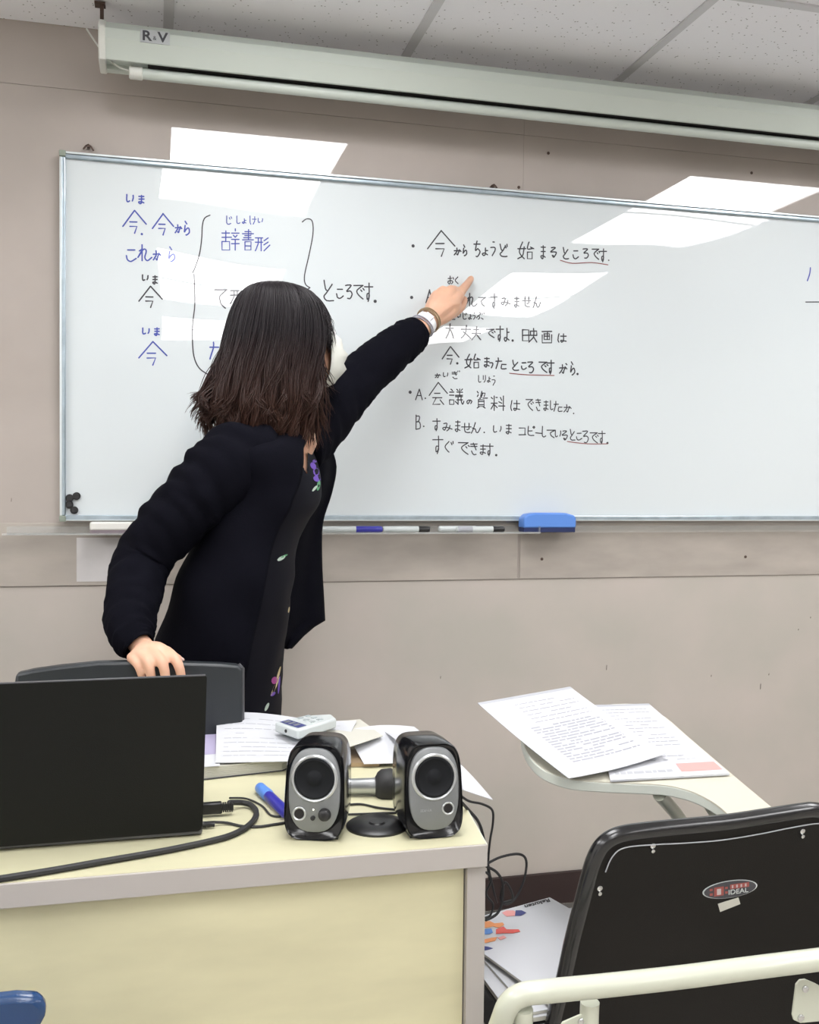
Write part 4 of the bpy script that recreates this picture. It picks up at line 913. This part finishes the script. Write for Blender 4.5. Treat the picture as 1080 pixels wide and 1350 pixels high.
# far-side front panel hanging loose
rows = []
PAN = [(560, 405, 440, 2.20, 2.30), (585, 412, 436, 2.19, 2.30), (615, 418, 443, 2.18, 2.31), (650, 410, 437, 2.19, 2.32), (690, 391, 425, 2.19, 2.32), (740, 379, 424, 2.19, 2.32), (780, 374, 426, 2.19, 2.32), (818, 371, 428, 2.19, 2.31)]
PAN2 = cr(PAN, 4)+[(826, 371, 414, 2.19, 2.29), (838, 371, 400, 2.19, 2.26), (855, 370, 384, 2.19, 2.21)]
for r in PAN2:
    row = []
    for j in range(17):
        t = j/16; px = r[1]+(r[2]-r[1])*t; Y = r[3]+(r[4]-r[3])*t
        p = U(px, r[0], Y+.008*math.sin(t*9+r[0]*.012)); row.append(p)
    rows.append(row)
o = MB().loft(rows, cap=False, closed=False).build('cardigan_front', M['cardigan'], pe, angle=180); sol = o.modifiers.new('s', 'SOLIDIFY'); sol.thickness = .004; sol.offset = 0
# collar band along the camera-side opening
# sleeves
def sleeve(pts, name, wr=.05, fr=26, seed=0, seg=32):
    q = []
    for px, py, Y, r in pts:
        p, rr = C(px, py, Y, r); q.append((p.x, p.y, p.z, rr))
    q = cr(q, 12); P = [Vector(a[:3]) for a in q]; n = len(P); nrm = None; rings = []
    for i in range(n):
        t = (P[min(i+1, n-1)]-P[max(i-1, 0)]).normalized()
        if nrm is None: nrm = t.orthogonal().normalized()
        nrm = (nrm-t*nrm.dot(t)).normalized(); bn = t.cross(nrm); row = []
        for j in range(seg):
            a = 2*math.pi*j/seg; d = nrm*math.cos(a)+bn*math.sin(a)
            ww = noise.noise(Vector((i*.30+seed+1.3*math.sin(a), math.cos(a)*1.2, seed*2)))+.6*noise.noise(Vector((i*.13+seed, math.cos(a)*2, math.sin(a)*2)))
            row.append(P[i]+d*q[i][3]*(1+wr*ww))
        rings.append(row)
    # turned-in cuff
    last = rings[-1]; cc = P[-1]; rings.append([cc+(p-cc)*.9 for p in last]); tdir = (P[-1]-P[-3]).normalized()
    rings.append([cc+(p-cc)*.8-tdir*.02 for p in last])
    return MB().loft(rings).build(name, M['cardigan'], pe, angle=180)
sleeve([(352, 604, 2.09, 46), (318, 606, 2.05, 53), (290, 628, 2.02, 50), (252, 664, 2.02, 45), (216, 702, 2.02, 41), (188, 742, 2.02, 38), (176, 785, 1.97, 36.5), (171, 820, 1.92, 33), (176, 842, 1.89, 28), (184, 853, 1.875, 22)], 'sleeve', .13, seed=3)
sleeve([(385, 590, 2.20, 44), (410, 566, 2.26, 42), (440, 534, 2.31, 38), (470, 503, 2.35, 33), (500, 476, 2.39, 30), (525, 456, 2.43, 27), (540, 445, 2.455, 25), (549, 438, 2.468, 22)], 'sleeve', .10, seed=9)
# flower prints on the dress
dg = bpy.context.evaluated_depsgraph_get()
bvh = BVHTree.FromPolygons([v.co+ORI[dress.name] for v in dress.data.vertices], [p.vertices[:] for p in dress.data.polygons])
def petal(px, py, w_, h_, ang, m):
    mb = MB(); pts = []
    for k in range(10):
        a = 2*math.pi*k/10; x = math.cos(a)*w_; y = math.sin(a)*h_; ca, sa = math.cos(R(ang)), math.sin(R(ang))
        X, Y_ = px+x*ca-y*sa, py+x*sa+y*ca; hit = bvh.ray_cast(CAM, ray(X, Y_).normalized())
        if hit[0] is None: return
        pts.append(hit[0]-ray(X, Y_).normalized()*.0022)
    mb.add(pts, [tuple(range(10))]); mb.build('flower_print', M[m], dress, smooth=False)
for a in ((413, 614, 5, 3.5, 60, 'violet'), (417, 622, 5.5, 4, 80, 'violet'), (415, 608, 3, 2, 0, 'violet'), (418, 631, 5, 4, 20, 'violet'), (420, 640, 7, 2.2, 100, 'leaf_green'), (415, 644, 5, 1.6, 130, 'pale_leaf'),
          (371, 736, 6, 2.4, -30, 'pale_leaf'), (375, 733, 5, 1.2, -25, 'leaf_green'), (383, 795, 3.6, 5.2, 10, 'violet'), (381, 804, 1, 4, 10, 'straw'), (362, 897, 4, 5, 20, 'magenta'), (367, 890, 1.4, 12, 15, 'straw'),
          (363, 905, 1.6, 14, 25, 'straw'), (368, 903, 1.2, 12, 5, 'violet'), (352, 932, 2, 6, 25, 'pale_leaf'), (360, 915, 2, 4, 50, 'violet')): petal(*a)
# -- hair
HR = [(374, 352, 362, .02), (377, 338, 386, .045), (384, 326, 404, .068), (396, 317, 418, .085), (415, 309, 429, .096), (440, 302, 434, .100), (462, 297, 434, .100), (485, 291, 430, .100), (505, 285, 428, .100), (525, 279, 427, .100), (543, 278, 423, .095), (556, 296, 412, .080), (566, 330, 400, .05)]
HRi = cr(HR, 6)
def hring(row, th, k=1.0):
    py, L, Rr, b = row; c = U((L+Rr)/2, py, 2.125); a = (Rr-L)/2*mpp(c)
    return c, Vector((math.cos(th)*a, math.sin(th)*b*1.05, 0))*k
def hpt(t, th, k=1.0):
    f_ = t*(len(HRi)-1); i0 = min(int(f_), len(HRi)-2); r0, r1 = HRi[i0], HRi[i0+1]; fr2 = f_-i0
    row = tuple(x+(y-x)*fr2 for x, y in zip(r0, r1)); c, d = hring(row, th, k)
    return c+d
hs = MB(); rings = []
NT = 60
for i in range(NT+1):
    t = i/NT; row = []
    for j in range(64):
        th = 2*math.pi*j/64
        k = .955-.10*max(0, t-.72)/.28+.03*noise.noise(Vector((math.cos(th)*3, math.sin(th)*3, t*3)))+.05*t*noise.noise(Vector((math.cos(th)*6, math.sin(th)*6, t*6)))
        # leave the face free: pull the shell in on the face side below the brow
        dface = math.cos(th-R(24))
        if dface > .25 and t > .22: k *= 1-.55*min(1, (dface-.25)/.4)*min(1, (t-.22)/.12)
        row.append(hpt(t, th, k))
    rings.append(row)
hs.loft(rings)
hair = hs.build('hair', M['hair'], pe, angle=180)
st = MB()
NL = 150; locks = []
for q in range(NL):
    th = 2*math.pi*(q+random.random()*.7)/NL
    face = math.cos(th-R(24)) > .42
    back = max(0, -math.cos(th-R(10)))
    locks.append(dict(th=th, t0=random.random()*.22, t1=random.uniform(.36, .50) if face else random.uniform(.80, 1.12)+.10*max(0, math.cos(th+R(70))), ph=random.uniform(0, 6.28), ph2=random.uniform(0, 6.28), wl=random.uniform(6.0, 11), am=0 if face else random.uniform(.008, .024), at=0 if face else random.uniform(.03, .15), fl=0 if face else (.006+.030*back)*random.uniform(.2, 1.2), k=random.uniform(.955, 1.04)))
ctr0 = U(352, 520, 2.125)
for L_ in locks:
    face = L_['am'] == 0; cr_ = random.uniform(.006, .017); cn = random.uniform(.7, 1.5)*random.choice((-1, 1)); cp = random.uniform(0, 6.28)
    for q in range(24):
        fly = random.random() < .07; N = 24
        dth = random.gauss(0, .045); dk = random.gauss(0, .015); dph = random.gauss(0, .18); tt = L_['t1']*random.uniform(.95, 1.03); w_ = random.uniform(.0006, .0014)*(.6 if fly else 1); pts = []
        t0_ = max(0, L_['t0']+random.uniform(-.1, .12)); crl = cr_*random.uniform(.75, 1.25)
        for i in range(N):
            s_ = i/(N-1); t = t0_+(tt-t0_)*s_; e_ = max(0, (s_-.15)/.85)**1.2; th_ = L_['th']+dth*(1-.5*s_)
            wv_ = math.sin(L_['wl']*s_+L_['ph']+dph); tq = min(t, .86)
            p = hpt(tq, th_+L_['at']*e_*wv_*1.2+(random.uniform(-.09, .09)*e_ if fly else 0), L_['k']+dk+(.10*e_*e_ if fly else 0))
            d = p-ctr0; d.z = 0; d.normalize(); tg = Vector((-d.y, d.x, 0))
            if t > tq: p.z -= (t-tq)*.30; p -= d*(t-tq)*.08
            p += d*(.004*(1-e_)+L_['fl']*max(0, (s_-.6)/.4)**2)
            if not face:
                c_e = max(0, (s_-.45)/.55); ang = cp+dph+2*math.pi*cn*c_e; rr = crl*c_e**.8
                p += d*(rr*(math.cos(ang)-math.cos(cp)*.3))+tg*(rr*math.sin(ang)*.9)
                p.z += rr*.45*math.sin(ang+1.2)+L_['fl']*.5*c_e**3
            pts.append(p)
        st.tube(pts, [w_*.8]+[w_]*(N-4)+[w_*.8, w_*.5, w_*.2], 4)
# locks that fall in front of the cheek and below the mask
for k in range(340):
    a = random.random(); pts = []
    x_s, x_e = 418+random.uniform(-22, 10), 412+random.uniform(-34, 38)*a; ye_ = random.uniform(515, 596)-(max(0, x_e-430))*1.3
    for i in range(9):
        s_ = i/8; pts.append(U(x_s+(x_e-x_s)*s_**2+4*math.sin(s_*7+k*.4)*s_, 440+(ye_-440)*s_, 2.075-.02*math.sin(s_*3)+.01*random.random()*0+(k % 7)*.006))
    st.tube(pts, [.0012]*7+[.0008, .0003], 4)
so = st.build('hair_strands', M['hair'], pe, smooth=True, angle=180); so['kind'] = 'stuff'
# -- watch and bracelets
def band(c, ax, r, wdt, th, name, m, sq=1.0):
    ax = ax.normalized(); a = ax.orthogonal().normalized(); b = ax.cross(a); rings = []
    for h, q in ((-wdt/2, r), (-wdt/2, r+th), (wdt/2, r+th), (wdt/2, r), (-wdt/2, r)):
        rings.append([c+ax*h+(a*math.cos(2*math.pi*j/32)+b*math.sin(2*math.pi*j/32)*sq)*q for j in range(32)])
    return MB().loft(rings, cap=False).build(name, M[m], pe, angle=50)
wc = U(560, 427, 2.50); wa = U(574, 414, 2.515)-U(550, 437, 2.48); k = mpp(wc)
wt = band(wc, wa, 13.5*k, 11*k, 1.6*k, 'watch', 'strap')
d_ = (-fwd+up*.1); d_ = (d_-wa.normalized()*d_.dot(wa.normalized())).normalized()
MB().box(wc+d_*15*k, (6*k, 5.5*k, .002), (Matrix((wa.normalized(), wa.normalized().cross(d_), d_)).transposed())).build('watch_face', M['strap'], wt, bevel=.001)
for i, (off, rr, tl, mm) in enumerate(((12, 17, .25, 'bead'), (14, 16, .1, 'bead'), (9.5, 18, -.2, 'bead'), (15.5, 17, -.05, 'bead'), (-9, 16.5, .3, 'bangle'), (-11, 15.5, .0, 'bead'), (-7, 18, .15, 'bangle'))):
    cc = wc+wa.normalized()*off*.85*k; ax = (wa.normalized()+up*tl*.8+rt*tl*.3).normalized(); a = ax.orthogonal().normalized(); b = ax.cross(a)
    MB().tube([cc+(a*math.cos(2*math.pi*j/28)+b*math.sin(2*math.pi*j/28))*rr*k*.96 for j in range(29)], .0016, 6).build('bracelet', M[mm], pe)

# ------------------------------------------------------------------ tablet-arm chair (black back, cream tubes)
KY = 1.235
ch = empty('tablet_arm_chair', (U(962, 1170, KY).x, KY+.2, 0), 'black backed tablet arm chair with cream tubular frame, seen from behind', 'chair')
kb_ = .16            # back leans: top nearer the camera
def CB(px, py, d=0):
    d0 = ray(px, py)          # plane: y = KY + kb*(0.75 - z) roughly
    t = (KY+kb_*(.75-CAMH))/(d0.y+kb_*d0.z); p = CAM+d0*t; return p+Vector((0, -1, -kb_)).normalized()*d
ol = [(1130, 1078), (1080, 1071), (1060, 1072), (1020, 1078), (960, 1087), (900, 1093), (860, 1097), (830, 1101), (810, 1107), (796, 1118), (787, 1134), (780, 1155), (771, 1190), (758, 1240), (747, 1290), (737, 1330), (728, 1370), (722, 1400), (900, 1420), (1100, 1410), (1216, 1390), (1214, 1340), (1206, 1250), (1196, 1160), (1184, 1110), (1165, 1088)]
OP = [CB(x, y) for x, y in ol]
cen = sum(OP, Vector())/len(OP); nb = Vector((0, -1, -kb_)).normalized()
MB().prism([cen+(p-cen)*.985+nb*.001 for p in OP], -nb*.02).build('back_panel', M['chair_black'], ch, bevel=.003)
rim = [p-nb*.006 for p in OP]; rim2 = [Vector(q) for q in cr([tuple(p) for p in rim]+[tuple(rim[0])], 4)]
MB().tube(rim2, .0115, 12).build('rim', M['chair_rim'], ch)
bead = [CB(x, y, .0035) for x, y in ((797, 1148), (806, 1128), (822, 1116), (860, 1112), (900, 1110), (950, 1106), (1000, 1098), (1040, 1090), (1080, 1084), (1120, 1087), (1150, 1095))]
MB().tube([Vector(q) for q in cr([tuple(p) for p in bead], 5)], .0009, 6).build('piping', M['ink_grey'], ch)
MB().prism([cen+(p-cen)*.97-nb*.02 for p in OP], -nb*.015).build('back_cushion', M['chair_rim'], ch, bevel=.01)
for x, y in ((790, 1170), (860, 1114), (1057, 1095)):
    p = CB(x, y, .001); 
    MB().lathe(p, nb, [(0, .0042), (.002, .004), (.0032, .0018), (.0033, .0003)], 16).build('screw', M['steel'], ch)
    MB().lathe(p-Vector((0, 0, .007)), nb, [(0, .003), (.003, .0028), (.004, .001)], 12).build('screw', M['steel'], ch)
# oval badge
bc = CB(962, 1171.5, .001); ex_ = (CB(998, 1165, .001)-CB(926, 1175, .001))/2; ey_ = (CB(961, 1160.5, .001)-CB(961, 1183, .001))/2
def oval(k, d): return [bc+ex_*math.cos(a)*k+ey_*math.sin(a)*k+nb*d for a in [2*math.pi*i/40 for i in range(40)]]
bg = MB().loft([oval(1.0, 0), oval(1.0, .0008), oval(.2, .0009)]).build('badge', M['white_plastic'], ch, angle=30)
MB().loft([oval(.95, .0008), oval(.945, .0014), oval(.2, .0015)]).build('badge_field', M['ink_black'], bg, angle=30)
def bq_(u0, v0, u1, v1, m, d=.0018): MB().add([bc+ex_*a+ey_*b+nb*d for a, b in ((u0, v0), (u1, v0), (u1, v1), (u0, v1))], [(0, 1, 2, 3)]).build('badge_print', m, bg, smooth=False)
M['badge_red'] = mat('badge_red', (.30, .07, .06), .5); M['badge_pale'] = mat('badge_pale', (.5, .42, .42), .5)
bq_(-.6, -.55, -.25, .5, M['badge_red']); bq_(-.5, -.4, -.35, .3, M['badge_pale'], .0021); bq_(-.02, .05, .68, .6, M['badge_red'])
bq_(-.76, .15, -.65, .4, M['badge_red']); bq_(-.76, -.4, -.65, -.12, M['badge_red']); bq_(-.2, .15, -.1, .4, M['badge_red']); bq_(-.2, -.4, -.1, -.12, M['badge_red'])
exn, eyn = ex_.normalized(), ey_.normalized()
for i in range(4): bq_(.04+.16*i, .15, .10+.16*i, .5, M['badge_pale'], .0021)
text_mesh('IDEAL', .0105, 'lettering', M['white_plastic'], bg, lambda q: bc+ex_*.28-ey_*.32+exn*q.x*1.15+eyn*q.y+nb*(.0019+q.z))
stk = [CB(*q, .001) for q in ((946, 1191), (973, 1182.5), (975.5, 1191), (949, 1201.5))]
MB().prism(stk, nb*.0006).build('sticker', M['paper2'], ch, smooth=False)
# rear tube bar with bent end
RY = 1.15
def T(px, py, Y): return tuple(U(px, py, Y))
def tube(name, pts, r=.0145, m='cream_tube'): return MB().tube([Vector(p) for p in cr(pts, 6)], r, 16).build(name, M[m], ch)
tube('frame_tube', [T(640, 1450, 1.22), T(648, 1390, 1.2), T(662, 1345, 1.17), T(672, 1323, 1.16), T(690, 1311, 1.155), T(720, 1307, 1.15), T(800, 1299, 1.145), T(900, 1288, 1.14), T(1000, 1275, 1.13), T(1080, 1265, 1.125), T(1180, 1252, 1.12)])
tube('frame_tube', [T(691, 1330, 1.158), T(689, 1420, 1.17), T(686, 1520, 1.18)], .0115)
tube('frame_tube', [T(1180, 1253, 1.12), T(1200, 1275, 1.13), T(1205, 1400, 1.18), T(1205, 1600, 1.2)], .0145)
# bracket plates
def plate(pl, sc2):
    mb = MB().prism([U(x, y, 1.168) for x, y in pl], (0, .003, 0)); o = mb.build('bracket', M['cream_tube'], ch, smooth=False, bevel=.0008)
    for x, y in sc2:
        MB().lathe(U(x, y, 1.169), (0, -1, 0), [(0, .005), (.003, .0048), (.0045, .0025), (.0046, .0004)], 16).build('screw', M['steel'], ch)
plate([(735, 1362), (742, 1348), (765, 1338), (773, 1336), (779, 1341), (779, 1356), (772, 1372), (740, 1380)], [(766, 1346)])
plate([(1055, 1292), (1062, 1291), (1076, 1297), (1100, 1310), (1100, 1345), (1056, 1349), (1047, 1345), (1045, 1338), (1050, 1298)], [(1061, 1303), (1055, 1341)])
# seat, seat frame, legs
sx0, sx1 = U(760, 1300, KY).x, U(1160, 1300, KY).x
MB().bx((.462, KY+.05, .43), (sx1, KY+.44, .47)).build('seat', M['chair_rim'], ch, bevel=.02)
for x in (sx0-.01, sx1+.01):
    MB().tube([Vector(p) for p in cr([(x, 1.17, .56), (x, 1.20, .42), (x, 1.40, .405), (x, 1.66, .41), (x, 1.70, .38), (x, 1.72, .0)], 5)], .0125, 12).build('side_frame', M['cream_tube'], ch)
    MB().tube([(x, 1.21, .42), (x, 1.14, .0)], .0125, 12).build('rear_leg', M['cream_tube'], ch)
# tablet
tz, tk, ty0 = .74, .20, 1.40
def TP(px, py): return UP(px, py, tz, tk, ty0)
ol = [(846, 928), (877, 945), (905, 969), (940, 999), (985, 1037), (1033, 1077), (1045, 1088), (1030, 1096), (1000, 1097), (980, 1092), (966, 1079), (945, 1061), (920, 1047), (895, 1039), (870, 1035), (830, 1033), (790, 1031), (755, 1028), (730, 1021), (712, 1012), (698, 998), (690, 983), (688, 965), (705, 950), (760, 935), (810, 928)]
TPp = [Vector(q) for q in cr([tuple(TP(*q)) for q in ol]+[tuple(TP(*ol[0]))], 3)][:-1]
MB().prism(TPp, (0, 0, -.017)).build('tablet', M['tablet_edge'], ch, bevel=.002)
cT = sum(TPp, Vector())/len(TPp)
MB().prism([cT+(p-cT)*.992+Vector((0, 0, .0006)) for p in TPp], (0, 0, -.003)).build('tablet_laminate', M['tablet'], ch, smooth=False)
a = TP(878, 1036); b = U(960, 1190, 1.45)
tube('tablet_support', [tuple(a+Vector((0, .02, -.02))), tuple(U(904, 1092, 1.50)), tuple(U(940, 1180, 1.42)), tuple(Vector((sx1-.06, 1.45, .43)))], .011)
tube('tablet_support', [tuple(TP(945, 1045)+Vector((0, .03, -.022))), tuple(U(953, 1085, 1.43)), tuple(U(1010, 1130, 1.38)), tuple(Vector((sx1+.005, 1.35, .45)))], .009)
# papers on the tablet
def TQ(px, py, z0, k): return UP(px, py, z0, k, ty0)
def sh2(cn, k, z0): return [TQ(x, y, z0, k) for x, y in cn]
sheet('document_folder', sh2([(784, 932), (856, 930), (962, 1022), (805, 1031)], .20, .743), 'document sheets with a pink patch lying at the right of the tablet', 'papers', lines=[(.0, .012, 1, .012, .03, 'ink_grey'), (.62, .90, .98, .90, .10, 'pink')]+textlines(.08, .8, 16, .1, .85, .008)+textlines(.93, .93, 1, .05, .55, .03, 'ink_grey'), th=.003)
sheet('document_folder', sh2([(630, 938), (752, 916), (878, 997), (750, 1030)], .22, .751), 'printed document in a clear folder lying at the left of the tablet', 'papers', lift=lambda u, v: .004+.010*(1-v)**2-.004*math.sin(math.pi*u)*v, lines=[(.0, .012, 1, .012, .03, 'ink_grey')]+textlines(.10, .34, 6, .3, .9, .009)+textlines(.40, .84, 15, .2, .9, .014)+[(.9, .93, .9, .99, .006, 'ink_grey')])

# ------------------------------------------------------------------ magazines on a low dark box
BZ = .470
z0 = BZ+.001
def mag(cn, th, label, m='paper'):
    global z0
    c = [Vector((x, y, z0+th)) for x, y in cn]
    o = empty('magazine', sum(c, Vector())/4-Vector((0, 0, th)), label, 'magazine', 'pile of white magazines on the chair seat')
    MB().prism(c, (0, 0, -.0008)).build('cover', M[m], o, smooth=False)
    MB().prism([p.lerp(sum(c, Vector())/4, .006)-Vector((0, 0, .0009)) for p in c], (0, 0, -th+.0009)).build('pages', M['paper2'], o, smooth=False)
    z0 += th+.0006; return o, c
def rect(x, y, ang, w_, l_):     # far-right corner, turned
    ca, sa = math.cos(R(ang)), math.sin(R(ang)); e1 = (-ca*w_, -sa*w_); e2 = (sa*l_, -ca*l_)
    return [(x+e1[0], y+e1[1]), (x, y), (x+e2[0], y+e2[1]), (x+e1[0]+e2[0], y+e1[1]+e2[1])]
mag(rect(.690, 1.590, 2, .213, .29), .007, 'lowest white magazine of the pile on the seat')
mag(rect(.702, 1.600, 5, .215, .285), .005, 'white magazine second from the bottom of the pile on the seat')
q_ = UZ(790, 1191, z0+.003); mag(rect(q_.x, q_.y, 6, .16, .25), .003, 'white sheets fanned out to the right under the pictured magazine', 'folder')
mag(rect(.715, 1.590, 9, .218, .28), .003, 'blank white magazine directly under the pictured one')
q_ = UZ(725, 1183, z0+.004); mo_, mc_ = mag([(q_.x-.21, q_.y-.068), (q_.x, q_.y), (q_.x+.090, q_.y-.30), (q_.x-.135, q_.y-.335)], .004, 'magazine with red and orange figures on its cover, topmost of the pile')
z0 -= .0046
mu = (mc_[1]-mc_[0]); mv = (mc_[3]-mc_[0])
def mq(px, py): p = UZ(px, py, z0+.004); p.z += .0008; return p
def blob(pts, m, d=0): MB().prism([mq(*q)+Vector((0, 0, d)) for q in pts], (0, 0, .0003)).build('cover_print', M[m], mo_, smooth=False)
blob([(662, 1204), (668, 1201), (677, 1201), (682, 1204), (679, 1208), (668, 1209)], 'pink'); blob([(680, 1201), (688, 1201), (694, 1204), (687, 1208), (679, 1208)], 'navy', .0002)
blob([(636, 1216), (646, 1215), (652, 1218), (663, 1217), (665, 1220), (658, 1224), (650, 1222), (640, 1224), (634, 1222)], 'orange')
blob([(634, 1226), (648, 1225), (650, 1230), (646, 1232), (634, 1233)], 'blue_print'); blob([(654, 1226), (664, 1222), (668, 1226), (684, 1226), (686, 1229), (676, 1231), (664, 1231), (654, 1232)], 'red')
blob([(636, 1240), (648, 1237), (656, 1236), (653, 1241), (640, 1244)], 'orange'); blob([(656, 1237), (664, 1234), (668, 1237), (660, 1240)], 'pink'); blob([(638, 1248), (644, 1249), (650, 1251), (643, 1253), (638, 1254)], 'navy')
tc0 = mq(708.5, 1191.5); tu = (mq(693, 1196)-mq(725, 1187)).normalized(); tv = (mq(712, 1199)-mq(706, 1187)).normalized()
text_mesh('Rakuten', .017, 'lettering', M['ink_black'], mo_, lambda q: tc0+tu*q.x+tv*q.y+Vector((0, 0, .0003+q.z)), bold=.0004)

# ------------------------------------------------------------------ blue chair, lower left
by_ = .72
bc_ = empty('blue_chair', (-.34, .86, 0), 'glossy dark blue plastic chair at the lower left in front of the desk', 'chair')
p = U(60, 1322, by_); zt_ = U(40, 1306, by_).z; xr_ = p.x
out = []
for (x, z) in ((-.42, -.02), (-.40, -.005), (-.02, -.0035), (-.006, -.006), (0, -.013), (-.001, -.022), (-.010, -.040), (-.02, -.12), (-.03, -.26), (-.39, -.26), (-.40, -.12)):
    out.append((xr_+x, zt_+z))
MB().prism([(x, by_+.1*(zt_-z), z) for x, z in out], (0, .014, 0)).build('backrest', M['blue_chair'], bc_, bevel=.005)
MB().bx((xr_-.41, by_+.06, .42), (xr_-.01, by_+.45, .45)).build('seat', M['blue_chair'], bc_, bevel=.012)
for x in (xr_-.38, xr_-.04):
    MB().tube([Vector(q) for q in cr([(x, by_+.03, zt_-.18), (x, by_+.05, .5), (x, by_+.09, .41), (x, by_+.38, .41), (x, by_+.43, .38), (x, by_+.45, .0)], 5)], .011, 12).build('side_frame', M['steel'], bc_)
    MB().tube([(x, by_+.09, .41), (x, by_+.0, .0)], .011, 12).build('leg', M['steel'], bc_)
